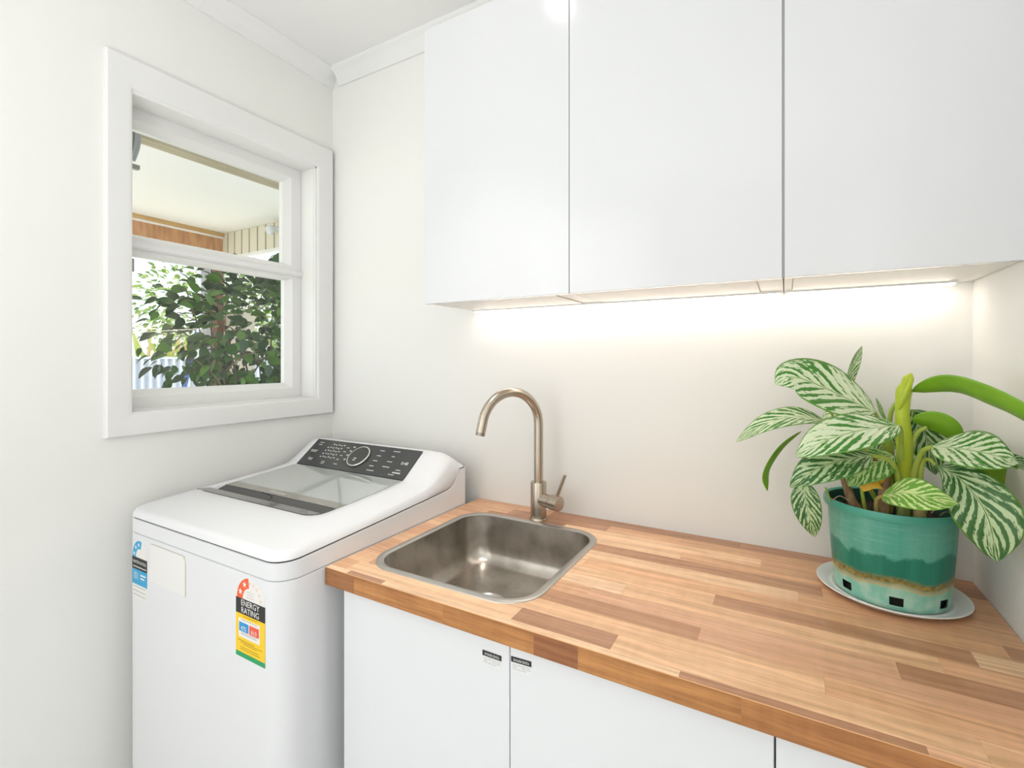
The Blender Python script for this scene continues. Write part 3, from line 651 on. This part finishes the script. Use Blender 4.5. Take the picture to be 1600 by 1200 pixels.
def leaf_material(name, pale, dark, margin, bal=.5):
    m = bpy.data.materials.new(name); m.use_nodes = True; nt = m.node_tree; b = nt.nodes['Principled BSDF']; N = nt.nodes.new; L = nt.links.new
    uv = N('ShaderNodeTexCoord'); sp = N('ShaderNodeSeparateXYZ'); L(uv.outputs['UV'], sp.inputs[0]); oi = N('ShaderNodeObjectInfo')
    def M(op, a, b_=None, c=None):
        k = N('ShaderNodeMath'); k.operation = op
        for i, v in enumerate((a, b_, c)):
            if v is None: continue
            if isinstance(v, (int, float)): k.inputs[i].default_value = v
            else: L(v, k.inputs[i])
        return k.outputs[0]
    def step(v, a, c):
        r = N('ShaderNodeMapRange'); r.inputs[1].default_value = a; r.inputs[2].default_value = c; L(v, r.inputs[0]); return r.outputs[0]
    def mix(f, a, c):
        x = N('ShaderNodeMix'); x.data_type = 'RGBA'; L(f, x.inputs[0])
        for i, v in ((6, a), (7, c)):
            if isinstance(v, tuple): x.inputs[i].default_value = v
            else: L(v, x.inputs[i])
        return x.outputs[2]
    side = M('SUBTRACT', sp.outputs[0], .5); s = M('MULTIPLY', M('ABSOLUTE', side), 2.); v = sp.outputs[1]
    q = M('SUBTRACT', M('MULTIPLY', v, 8.5), M('MULTIPLY', M('POWER', s, .8), 3.2))
    cb = N('ShaderNodeCombineXYZ'); L(q, cb.inputs[0]); L(M('MULTIPLY_ADD', s, 1.1, M('MULTIPLY', M('SIGN', side), 7.)), cb.inputs[1]); L(M('MULTIPLY', oi.outputs['Random'], 40.), cb.inputs[2])
    n1 = N('ShaderNodeTexNoise'); n1.inputs['Scale'].default_value = 1.5; n1.inputs['Detail'].default_value = 2.; n1.inputs['Roughness'].default_value = .5; L(cb.outputs[0], n1.inputs['Vector'])
    cb2 = N('ShaderNodeCombineXYZ'); L(M('MULTIPLY', q, 2.5), cb2.inputs[0]); L(M('MULTIPLY', s, 7.), cb2.inputs[1]); L(M('MULTIPLY', oi.outputs['Random'], 40.), cb2.inputs[2])
    n2 = N('ShaderNodeTexNoise'); n2.inputs['Scale'].default_value = 1.6; n2.inputs['Detail'].default_value = 3.; L(cb2.outputs[0], n2.inputs['Vector'])
    wv = M('MULTIPLY_ADD', M('SINE', M('MULTIPLY', q, 6.2)), .12, n1.outputs[0])
    f = M('MULTIPLY_ADD', M('SUBTRACT', n2.outputs[0], .5), .55, wv)
    f = M('MULTIPLY_ADD', step(s, .25, .0), -.07, f)
    f = step(f, 1-bal-.035, 1-bal+.035)
    c = mix(f, lin(pale), lin(dark))
    c = mix(step(M('MULTIPLY_ADD', n2.outputs[0], .12, s), .97, 1.02), c, lin(margin))
    c = mix(step(s, .05, .03), c, lin(tuple(int(.6*a+.4*k) for a, k in zip(pale, (210, 220, 150)))))
    c = mix(step(s, .018, .01), c, lin(dark))
    L(c, b.inputs['Base Color']); b.inputs['Roughness'].default_value = .36; b.inputs['Specular IOR Level'].default_value = .45
    bp = N('ShaderNodeBump'); bp.inputs['Strength'].default_value = .25; bp.inputs['Distance'].default_value = .002; L(M('SINE', M('MULTIPLY', q, 6.2)), bp.inputs['Height']); L(bp.outputs[0], b.inputs['Normal'])
    return m
silver = leaf_material('leaf_silver', (216, 228, 190), (66, 132, 44), (100, 156, 54), .485)
green_l = leaf_material('leaf_green', (186, 212, 140), (72, 132, 44), (104, 158, 52), .54)
dark_l = leaf_material('leaf_dark', (186, 208, 158), (54, 104, 44), (86, 138, 54), .53)
bright_l = leaf_material('leaf_bright', (206, 224, 150), (104, 160, 48), (120, 170, 56), .52)
under = mat('leaf_under', (112, 166, 38), .42, noise=((140, 188, 48), 14, .7, (1, 1, 1)))
stem_m = mat('petiole', (150, 178, 66), .4, noise=((186, 198, 92), 60, .6, (1, 1, .2)))
shoot_m = mat('new_shoot', (196, 208, 44), .38, noise=((168, 196, 60), 40, .7, (1, 1, .2)))
woody_m = mat('woody_stem', (122, 94, 66), .8, noise=((164, 138, 98), 90, .7, (1, 1, .5)))
def leaf(pts, width, normal, m, cup=.25, wave=.0, prof='lance', twist=0., name='leaf', flip=False, um=None, peak=.45, be=.62):
    """pts: midrib, base to tip (3D). normal: hint for the upper side. cup>0 lifts the edges."""
    nl, nw = 20, 10; mid = spline(pts, nl); nrm = Vector(normal).normalized()
    V = []; U = []
    Wm = width/2
    for k, p in enumerate(mid):
        t = k/nl
        tg = (mid[min(k+1, nl)]-mid[max(k-1, 0)]).normalized()
        sd = tg.cross(nrm).normalized(); up_ = sd.cross(tg).normalized()
        if twist:
            M_ = Matrix.Rotation(twist*t, 3, tg); sd = M_ @ sd; up_ = M_ @ up_
        # lanceolate with short pointed tip
        if t < peak: wv = math.sin(math.pi/2*t/peak)**be
        else: wv = math.cos(math.pi/2*(t-peak)/(1-peak)*.999)**.82
        W = max(Wm*wv, .0006)
        for j in range(nw+1):
            s = -1+2*j/nw
            z = cup*W*(abs(s)**1.3) + wave*W*math.sin(t*17+s*2)*abs(s)
            V.append(p+sd*(W*s*math.sqrt(max(1-min(cup*cup, .8)*.5, .2)))+up_*z); U.append(((s+1)/2, t))
    nv = len(V); fs = []; mi = []
    def nrmv(k, j):
        a = V[min(k+1, nl)*(nw+1)+j]-V[max(k-1, 0)*(nw+1)+j]; c = V[k*(nw+1)+min(j+1, nw)]-V[k*(nw+1)+max(j-1, 0)]
        q = c.cross(a); return q.normalized() if q.length > 1e-9 else nrm
    B = [V[k*(nw+1)+j]-nrmv(k, j)*.0007*(1 if nrmv(k, j).dot(nrm) > -2 else 1) for k in range(nl+1) for j in range(nw+1)]
    for k in range(nl):
        for j in range(nw):
            a = k*(nw+1)+j; q = (a, a+1, a+nw+2, a+nw+1)
            fs.append(q); mi.append(0); fs.append(tuple(nv+i for i in reversed(q))); mi.append(1)
        for j, rev in ((0, False), (nw, True)):
            a = k*(nw+1)+j; q = (a, a+nw+1, nv+a+nw+1, nv+a); fs.append(q if not rev else tuple(reversed(q))); mi.append(0)
    me = bpy.data.meshes.new(name); me.from_pydata([tuple(x) for x in V+B], [], fs)
    me.materials.append(m); me.materials.append(um or under)
    for f, i in zip(me.polygons, mi): f.material_index = i
    ul = me.uv_layers.new(name='UVMap'); UU = U+U
    for lp in me.loops: ul.data[lp.index].uv = UU[lp.vertex_index]
    me.shade_smooth()
    o = bpy.data.objects.new(name, me); col.objects.link(o); o.parent = plant
    return o
def px(*pts): return [on(u, v, 'y', y) for u, v, y in pts]
CN = Vector((-.15, -.99, .0))          # towards the viewer side of the room
UPN = Vector((-.05, -.55, .83))
H0 = (1412, 760, -.155)                # crown of the plant
# midribs base -> tip, each point on a vertical plane of the room at that depth
leaf(px((1368, 644, -.20), (1322, 622, -.22), (1275, 600, -.235), (1237, 589, -.245), (1211, 600, -.25)), .118, (.08, -.74, .66), silver, .12)
leaf(px((1290, 658, -.19), (1247, 651, -.21), (1197, 662, -.22), (1150, 690, -.225)), .062, (-.05, -.55, .83), silver, .15)
leaf(px((1405, 665, -.24), (1352, 671, -.28), (1290, 688, -.305), (1243, 714, -.315)), .088, (-.1, -.68, .72), silver, .10)
leaf(px((1363, 712, -.245), (1320, 718, -.275), (1272, 735, -.29), (1234, 761, -.295)), .074, (-.15, -.78, .6), dark_l, .12)
leaf(px((1258, 752, -.215), (1259, 780, -.222), (1266, 812, -.226), (1273, 839, -.22)), .054, (-.2, -.95, .15), dark_l, .22, peak=.38)
leaf(px((1252, 674, -.20), (1222, 702, -.205), (1200, 738, -.205), (1199, 767, -.20)), .046, (-.75, .25, .5), silver, .2)
leaf(px((1378, 775, -.262), (1410, 770, -.30), (1450, 777, -.318), (1497, 787, -.318)), .062, (.02, -.80, .60), bright_l, .12)
leaf(px((1456, 698, -.24), (1500, 701, -.27), (1548, 710, -.29), (1591, 724, -.295)), .094, (.10, -.68, .72), silver, .12)
leaf(px((1461, 726, -.235), (1502, 750, -.27), (1542, 805, -.30), (1558, 878, -.305)), .090, (-.25, -.88, .38), dark_l, .16, peak=.64, be=1.15)
leaf(px((1425, 612, -.17), (1480, 604, -.23), (1540, 622, -.30), (1598, 648, -.36), (1628, 668, -.385)), .060, (0, .86, .5), silver, .25)
leaf(px((1482, 700, -.19), (1516, 708, -.185), (1545, 730, -.175), (1562, 768, -.165)), .085, (.35, .80, .35), silver, .12)
leaf(px((1424, 655, -.17), (1456, 658, -.17), (1484, 672, -.165), (1502, 692, -.155)), .046, (.1, .82, .5), silver, .18)
leaf(px((1424, 640, -.13), (1440, 665, -.12), (1452, 700, -.115), (1462, 742, -.115)), .070, (-.2, -.95, .25), dark_l, .18)
leaf(px((1322, 620, -.15), (1328, 585, -.147), (1337, 560, -.142), (1347, 541, -.137)), .028, (.75, -.62, .1), silver, .35)
leaf(px((1398, 712, -.19), (1372, 722, -.205), (1345, 738, -.215), (1326, 760, -.22)), .072, (-.2, -.75, .6), green_l, .15)
leaf(px((1402, 700, -.13), (1378, 690, -.12), (1352, 700, -.11), (1330, 720, -.10)), .060, (-.1, -.85, .5), dark_l, .15)
leaf(px((1345, 650, -.12), (1325, 645, -.11), (1300, 650, -.10), (1284, 660, -.095)), .052, (-.1, -.6, .8), silver, .15)
leaf(px((1385, 660, -.10), (1376, 645, -.095), (1372, 633, -.09), (1369, 622, -.085)), .018, (.8, -.5, .1), green_l, .3)
leaf(px((1577, 716, -.27), (1590, 724, -.26), (1601, 734, -.275)), .030, (.2, -.7, .6), dark_l, .15)
leaf(px((1384, 748, -.20), (1370, 744, -.205), (1356, 752, -.21), (1349, 768, -.212)), .050, (-.1, -.95, .2), mat('leaf_yellow', (232, 184, 36), .5, noise=((206, 150, 40), 40, .6, (1, 1, 1))), .1, um=MATS['leaf_yellow'])
leaf(px((1247, 762, -.20), (1246, 778, -.195), (1249, 792, -.19), (1253, 797, -.187)), .026, (-.8, -.5, .1), green_l, .3)
# rolled new shoot with its sheath
P = spline(px((1412, 815, -.175), (1413, 745, -.178), (1413, 690, -.18), (1410, 650, -.18), (1412, 615, -.18), (1417, 598, -.18), (1424, 583, -.18)), 30)
rad = [smoothtab([(0, .013), (.33, .0148), (.5, .0135), (.62, .0140), (.70, .0150), (.80, .0105), (.9, .0105), (.96, .006), (1, .0008)], k/30) for k in range(31)]
MB().tube(P, rad, 14, flat=.8).build('new_shoot', shoot_m, plant, smooth=60)
P = spline(px((1404, 640, -.192), (1412, 622, -.198), (1422, 600, -.194), (1424, 583, -.182)), 12)
MB().tube(P, [.003, .005, .006, .0062, .0065, .0068, .0068, .0065, .006, .005, .004, .0025, .0006], 10, flat=.6).build('shoot_wrap', shoot_m, plant, smooth=60)
def stem(pts, r0, r1, m=stem_m, name='petiole'):
    P = spline(px(*pts), 14); return MB().tube(P, [r0+(r1-r0)*k/14 for k in range(15)], 8).build(name, m, plant, smooth=60)
stem([(1407, 775, -.19), (1400, 735, -.215), (1386, 717, -.235), (1363, 712, -.245)], .0052, .0034)
stem([(1424, 770, -.19), (1430, 735, -.205), (1441, 706, -.225), (1457, 698, -.24)], .0066, .0036)
stem([(1420, 760, -.175), (1424, 700, -.175), (1434, 676, -.178), (1448, 667, -.18)], .0062, .0034)
stem([(1436, 770, -.20), (1441, 725, -.212), (1452, 718, -.225), (1462, 727, -.235)], .0045, .003)
stem([(1405, 770, -.165), (1390, 690, -.155), (1392, 645, -.155), (1404, 626, -.158)], .0054, .0036)
stem([(1398, 780, -.16), (1382, 700, -.165), (1374, 660, -.185), (1367, 644, -.20)], .0050, .0030)
stem([(1375, 790, -.16), (1320, 700, -.165), (1306, 665, -.175), (1288, 658, -.19)], .0046, .0028)
stem([(1340, 720, -.13), (1313, 680, -.14), (1303, 655, -.15), (1295, 636, -.16)], .0030, .0022)
stem([(1385, 760, -.19), (1330, 665, -.19), (1317, 652, -.19), (1316, 635, -.19)], .0032, .0024)
stem([(1408, 720, -.2), (1408, 690, -.215), (1408, 675, -.23), (1405, 665, -.24)], .0048, .003)
stem([(1352, 800, -.19), (1348, 775, -.195), (1345, 755, -.2)], .0038, .0030)
stem([(1370, 800, -.225), (1369, 786, -.235), (1372, 778, -.25), (1379, 775, -.262)], .0040, .0026, mat('petiole_tan', (176, 158, 92), .5))
stem([(1298, 785, -.19), (1294, 772, -.2), (1290, 762, -.21)], .002, .0016)
stem([(1386, 790, -.175), (1376, 740, -.19), (1372, 722, -.20), (1365, 716, -.205)], .003, .0022, mat('petiole_brown', (158, 92, 44), .6))
stem([(1384, 800, -.15), (1388, 745, -.15), (1390, 690, -.15)], .0110, .0085, name='stem')
stem([(1440, 800, -.16), (1437, 760, -.165), (1430, 720, -.17)], .0095, .007, name='stem')
stem([(1341, 800, -.20), (1330, 780, -.195), (1322, 757, -.185), (1318, 745, -.18)], .0095, .0065, woody_m, 'stem')
stem([(1380, 805, -.215), (1381, 780, -.205), (1384, 745, -.19)], .0115, .009, woody_m, 'stem')
stem([(1410, 815, -.225), (1412, 795, -.215), (1413, 770, -.2)], .0115, .0095, mat('stem_green', (122, 138, 66), .6, noise=((86, 78, 48), 70, .7, (1, 1, .4))), 'stem')
stem([(1437, 812, -.225), (1436, 790, -.215), (1432, 765, -.20)], .0105, .009, mat('stem_tan', (168, 150, 98), .7), 'stem')
for pts in ([(1300, 782, -.20), (1312, 775, -.205), (1326, 782, -.21)], [(1455, 802, -.225), (1466, 792, -.22), (1486, 792, -.215), (1498, 800, -.21)], [(1468, 806, -.21), (1478, 800, -.2), (1490, 805, -.19)]):
    stem(pts, .0012, .0008, mat('dry_root', (160, 136, 110), .8), 'dry_root')
finish(plant)

# ------------------------------------------------------------------ ceiling downlight (behind the top of the frame)
dl = thing('ceiling_downlight', (.99, -.667, ZC), 'small round white recessed ceiling downlight', 'light')
MB().lathe([(.040, -.001), (.050, -.004), (.058, -.003), (.060, 0.0)], (.99, -.667, ZC), 40).build('bezel', trim_m, dl, smooth=40)
light('downlight_beam', 'SPOT', (.99, -.667, ZC-.012), (0, 0, 0), 28, (1, .985, .96), spot_size=R(66), spot_blend=.9, shadow_soft_size=.04)
MB().lathe([(.0005, -.002), (.041, -.002)], (.99, -.667, ZC), 40).build('lens', mat('downlight_lens', (255, 248, 236), .5, emit=((255, 250, 244), 22.0)), dl)
finish(dl)

# ------------------------------------------------------------------ outdoors, seen through the window
struct(MB().box(-30, -.16, -14, 22, -.12, -.02).build('ground', mat('pale_paving', (206, 202, 192), .9, noise=((186, 182, 170), 3, .8, (1, 1, 1)))))  # unseen ground, made pale to bounce white light up to the soffit
SZ = 2.45; XB = -2.52; YC = .97
soffit_m = mat('soffit_paint', (246, 246, 242), .7); timber_m = mat('bare_timber', (206, 154, 106), .75, noise=((160, 108, 70), 30, .8, (1, 1, .15)))
pr_ = thing('porch_roof', (-1.3, 0, SZ), 'cream porch ceiling with a bare timber beam beyond the window', 'porch roof')
MB().box(XB-.12, -.145, -3, YC+.05, SZ, SZ+.05).build('soffit', soffit_m, pr_)
MB().box(-1.08, -1.0, -3, YC, SZ-.022, SZ).build('soffit_batten', mat('batten_beige', (186, 176, 150), .8, noise=((150, 138, 110), 12, .7, (1, .3, 1))), pr_)
MB().box(-1.0, -.97, -3, YC, SZ-.008, SZ).build('soffit_bead', mat('bead_grey', (206, 202, 186), .8), pr_)
MB().box(XB-.05, XB, -3, YC, SZ-.21, SZ-.045).build('beam', timber_m, pr_)
MB().box(XB-.05, XB+.012, -3, YC, SZ-.045, SZ-.030).build('beam_strip', soffit_m, pr_)
MB().box(XB-.05, XB+.03, -3, YC, SZ-.030, SZ).build('beam_trim', mat('pale_timber', (206, 168, 108), .7, noise=((176, 132, 80), 20, .7, (1, .2, 1))), pr_)
MB().box(XB, -.16, YC+.012, YC+.03, SZ-.205, SZ).build('cladding_backing', mat('cladding_gap', (84, 76, 58), .9), pr_)
clad_m = mat('cladding_paint', (222, 216, 196), .6)
us = [348, 356.5, 367, 378.2, 390, 402.8, 415.6, 429, 441.5]
xs = [on(u, 370, 'y', YC).x for u in us]; step_ = (xs[-1]-xs[2])/6
while xs[-1] < -.3: xs.append(xs[-1]+step_)
for a, c in zip(xs, xs[1:]):
    MB().box(a+.008, c-.008, YC-.003, YC+.013, SZ-.203, SZ-.002).build('cladding_board', clad_m, pr_)
MB().box(XB+.03, -.16, YC-.01, YC+.03, SZ-.225, SZ-.203).build('cladding_rail', trim_m, pr_)
finish(pr_)
pp = MB(); pp.box(XB-.07, XB-.005, YC-.05, YC+.012, -.02, SZ-.21)
tag(pp.build('porch_post', mat('post_stain', (122, 84, 58), .7, noise=((88, 60, 42), 25, .8, (1, 1, .1))), bevel=(.004, 1)), 'brown stained porch post behind the green shrub', 'post')
a = on(314, 500, 'x', XB-.12).y; c = on(341, 500, 'x', XB-.12).y; dk = on(331, 500, 'x', XB-.12).y
fr = thing('door_frame', (XB-.12, (a+c)/2, 0), 'white aluminium frame with a dark seal beside the brown porch post', 'frame')
al_m = mat('white_aluminium', (214, 218, 224), .35)
MB().box(XB-.19, XB-.12, a, dk-.008, -.02, SZ-.05).build('frame_jamb', al_m, fr); MB().box(XB-.19, XB-.12, dk+.008, c, -.02, SZ-.05).build('frame_jamb', al_m, fr)
MB().box(XB-.18, XB-.128, dk-.008, dk+.008, -.02, SZ-.05).build('door_seal', mat('seal_rubber', (60, 64, 70), .6), fr)
finish(fr)
x0 = on(352, 500, 'y', YC+.03).x; x1 = on(379, 500, 'y', YC+.03).x
tag(MB().box(x0, x1, YC+.03, YC+.14, -.02, 1.78).build('screen_panel', mat('panel_cream', (196, 186, 168), .7), bevel=(.004, 1)), 'beige upright panel half hidden by the shrub stems', 'panel')
# floodlight on the cladding
f0 = on(432, 360, 'y', YC-.02)
fl = thing('security_light', tuple(f0), 'small clear globe security light on the cladding', 'light')
MB().tube([f0+Vector((0, .018, .01)), f0+Vector((0, -.012, .006))], .022, 14).build('wall_plate', trim_m, fl, smooth=40)
MB().tube([f0+Vector((0, -.01, .004)), f0+Vector((.0, -.04, -.004)), f0+Vector((0, -.065, -.012)), f0+Vector((0, -.08, -.016))], [.018, .034, .036, .02], 16).build('lamp_globe', mat('globe_glass', (224, 226, 232), .12), fl, smooth=50)
finish(fl)
# cable hanging by the window head
cb_ = thing('cable_loop', (-.30, -.52, 2.2), 'grey looped cable with metal clip hanging outside the window head', 'cable')
k0 = on(211, 186, 'x', -.32); k1 = on(216, 208, 'x', -.32); k2 = on(214, 230, 'x', -.32); k3 = on(207, 250, 'x', -.32)
top_ = Vector((k0.x, k0.y-.01, SZ+.002))
for dd in (0, .012):
    off_ = Vector((-dd, -dd*1.2, 0)); MB().tube([p+off_ for p in spline([top_, k0, k1, k2, k3], 20)], .009, 8).build('cable_strand', mat('cable_grey', (150, 156, 160), .4), cb_, smooth=60)
k4 = on(213, 260, 'x', -.32); MB().box(k4.x-.01, k4.x+.01, k4.y-.02, k4.y+.008, k4.z-.012, k4.z+.004).build('cable_clip', chrome_m, cb_, bevel=(.002, 1))
finish(cb_)

# ---- shrub
def rot_to(d):
    return d.to_track_quat('Y', 'Z')
def shrub_leaf_mesh(name, L, W, curl):
    me = bpy.data.meshes.new(name); V = []; F = []
    for k in range(6):
        t = k/5; wv = W/2*math.sin(math.pi*min(t**.8, 1))**.8 if 0 < t < 1 else .0008
        z = -curl*L*t*t
        V += [(-wv, L*t, z+.25*wv), (0, L*t, z), (wv, L*t, z+.25*wv)]
    for k in range(5):
        a = 3*k; F += [(a, a+1, a+4, a+3), (a+1, a+2, a+5, a+4)]
    me.from_pydata(V, [], F); me.shade_smooth(); return me
def leafy(name, loc, label, cat, centre, radii, nleaf, L, mats, seed, stems, nobj=300, group=None, dens=None, stem_r=.012, stem_mat=None, droop=.5):
    r = random.Random(seed); t = thing(name, loc, label, cat, group)
    C = Vector(centre)
    stem_mat = stem_mat or mat('bark', (116, 98, 78), .85, noise=((86, 70, 54), 30, .7, (1, 1, .3)))
    tips = []
    for k in range(stems):
        az = r.uniform(0, 6.28); rr_ = r.uniform(.35, .85)
        e = C+Vector((radii[0]*rr_*math.cos(az), radii[1]*rr_*math.sin(az), radii[2]*r.uniform(-.2, .8)))
        b0 = Vector(loc)+Vector((r.uniform(-.06, .06), r.uniform(-.06, .06), -.02))
        m_ = b0.lerp(e, .5)+Vector((r.uniform(-.05, .05), r.uniform(-.05, .05), .1))
        P = spline([b0, m_, e], 12); MB().tube(P, [stem_r*(1-.75*i/12) for i in range(13)], 6).build('branch', stem_mat, t, smooth=60)
        for q in range(3):
            p = P[r.randint(5, 10)]; e2 = p+Vector((r.uniform(-1, 1)*radii[0]*.5, r.uniform(-1, 1)*radii[1]*.5, r.uniform(.05, .5)*radii[2]))
            MB().tube(spline([p, p.lerp(e2, .5)+Vector((0, 0, .03)), e2], 8), [stem_r*.45*(1-.6*i/8) for i in range(9)], 5).build('twig', stem_mat, t, smooth=60)
    spots = []
    while len(spots) < nleaf:
        d = Vector((r.gauss(0, 1), r.gauss(0, 1), r.gauss(0, 1))).normalized()
        q = r.uniform(.25, 1)**.45
        p = C+Vector((d.x*radii[0]*q, d.y*radii[1]*q, d.z*radii[2]*q))
        if dens and r.random() > dens(p): continue
        out = (d*.8+Vector((r.uniform(-.6, .6), r.uniform(-.6, .6), r.uniform(-.9, .3)*droop*1.6))).normalized()
        spots.append((p, out, r.uniform(.7, 1.2), r.uniform(-.9, .9)))
    near = sorted(spots, key=lambda s_: (s_[0]-CAM).length)
    ms = [[shrub_leaf_mesh('leaf', L*f, L*.68*f, cu) for f, cu in ((1, .25), (.85, .4), (1.1, .15))] for _ in mats]
    for grp, mm in zip(ms, mats):
        for me in grp: me.materials.append(mm)
    rest = MB()
    for i, (p, out, s_, ro) in enumerate(near):
        M_ = Matrix.Translation(p) @ (rot_to(out).to_matrix() @ Matrix.Rotation(ro, 3, 'Y')).to_4x4() @ Matrix.Scale(s_, 4)
        me = ms[r.randrange(len(mats))][r.randrange(3)]
        if i < nobj:
            o = bpy.data.objects.new('leaf', me); col.objects.link(o); o.matrix_world = M_; o.parent = t
        else:
            rest.add([M_ @ v.co for v in me.vertices], [tuple(f.vertices) for f in me.polygons], ms.index([g for g in ms if me in g][0]))
    if rest.v:
        o = rest.build('foliage', list(mats), t, smooth=60); o['kind'] = 'stuff'
    finish(t); return t
sl = [mat('shrub_leaf', (46, 84, 28), .45), mat('shrub_leaf_light', (76, 116, 38), .45), mat('shrub_leaf_deep', (32, 62, 24), .45)]  # greens darkened so the porch shade sits in the leaf colour
SC = Vector((-1.32, .56, 1.52))
leafy('camellia_shrub', (-1.36, .60, 0), 'dark green broad-leaved shrub with thin stems close outside the window', 'shrub', SC, (.45, .72, .50), 1700, .080, sl, 5, 10,
      dens=lambda p: 1.0 if p.y > .35 else (.45 if p.y > .1 else .25))
# ---- fence
FX = -7.2; b = MB(); n_ = 700; pts = []
for k in range(n_):
    y = -1+k*.0125*1.5; pts.append((FX+.036*(1 if (k//3) % 2 else -1), y))
b.loft([[(x, y, -.02) for x, y in pts], [(x, y, 1.40) for x, y in pts]], closed=False)
b.loft([[(x-.004, y, 1.40) for x, y in pts], [(x-.004, y, -.02) for x, y in pts]], closed=False)
fc = thing('boundary_fence', (FX, 5, 0), 'white corrugated metal boundary fence across the garden', 'fence')
fm = mat('fence_white', (212, 218, 226), .45)
b.build('corrugated_sheet', fm, fc); MB().box(FX-.04, FX+.04, -1, 12, 1.395, 1.43).build('capping_rail', fm, fc); finish(fc)
# ---- trees beyond the fence
tm = [mat('tree_leaf_a', (150, 176, 96), .5), mat('tree_leaf_b', (178, 196, 122), .5), mat('tree_leaf_c', (112, 146, 74), .5)]
leafy('garden_tree', (-9.5, 5.0, 0), 'pale sunlit loose tree standing behind the white fence', 'tree', (-9.5, 5.0, 2.45), (1.2, 2.1, 1.2), 1500, .13, tm, 11, 8, nobj=0, stem_r=.05, droop=.2)
leafy('garden_tree', (-12.4, 9.4, 0), 'taller airy tree further behind the white fence', 'tree', (-12.4, 9.0, 2.9), (1.4, 2.6, 1.6), 1500, .16, tm, 12, 7, nobj=0, stem_r=.06, droop=.2)
fx_m = [mat('flax_a', (176, 186, 92), .5), mat('flax_b', (202, 176, 120), .5)]
rf = random.Random(3)
fxp = thing('flax_clump', (-7.7, 3.0, 0), 'spiky yellow green flax clump rising just above the fence', 'plant')
for k in range(60):
    b0 = Vector((-7.7+rf.uniform(-.12, .12), 3.0+rf.uniform(-.5, 1.0), 0)); e = b0+Vector((rf.uniform(-.25, .25), rf.uniform(-.7, .7), rf.uniform(1.5, 2.05)))
    MB().tube(spline([b0, b0.lerp(e, .6)+Vector((0, 0, .15)), e], 8), [.03, .035, .035, .032, .03, .026, .02, .012, .003], 4, flat=.2).build('blade', fx_m[k % 2], fxp)
finish(fxp)
# ---- clothes line and prop
c0 = on(120, 513, 'x', -5.2); c1 = on(300, 515, 'x', -5.2)
y0, y1 = -1.5, 7.5
cl = thing('clothes_line', (-5.2, 3, 0), 'thin cream clothes line stretched across the garden', 'clothes line')
MB().tube([(-5.2, y0, 1.775), (-5.2, 3, 1.762), (-5.2, y1, 1.775)], .008, 6).build('line', mat('line_cream', (226, 218, 190), .6), cl)
for y in (y0, y1): MB().tube([(-5.2, y, -.02), (-5.2, y, 1.85)], .03, 10).build('post', mat('galvanised', (170, 172, 174), .4, .8), cl, smooth=40)
finish(cl)
p0 = on(288, 604, 'x', -4.4); p1 = on(306, 528, 'x', -4.4); dd = (p1-p0).normalized(); g0 = p0-dd*((p0.z+.02)/dd.z)
tag(MB().tube([g0, p1+dd*.12], .028, 12).build('line_prop', mat('blue_pole', (74, 96, 156), .45), smooth=40), 'blue leaning pole standing in the garden behind the shrub', 'pole')
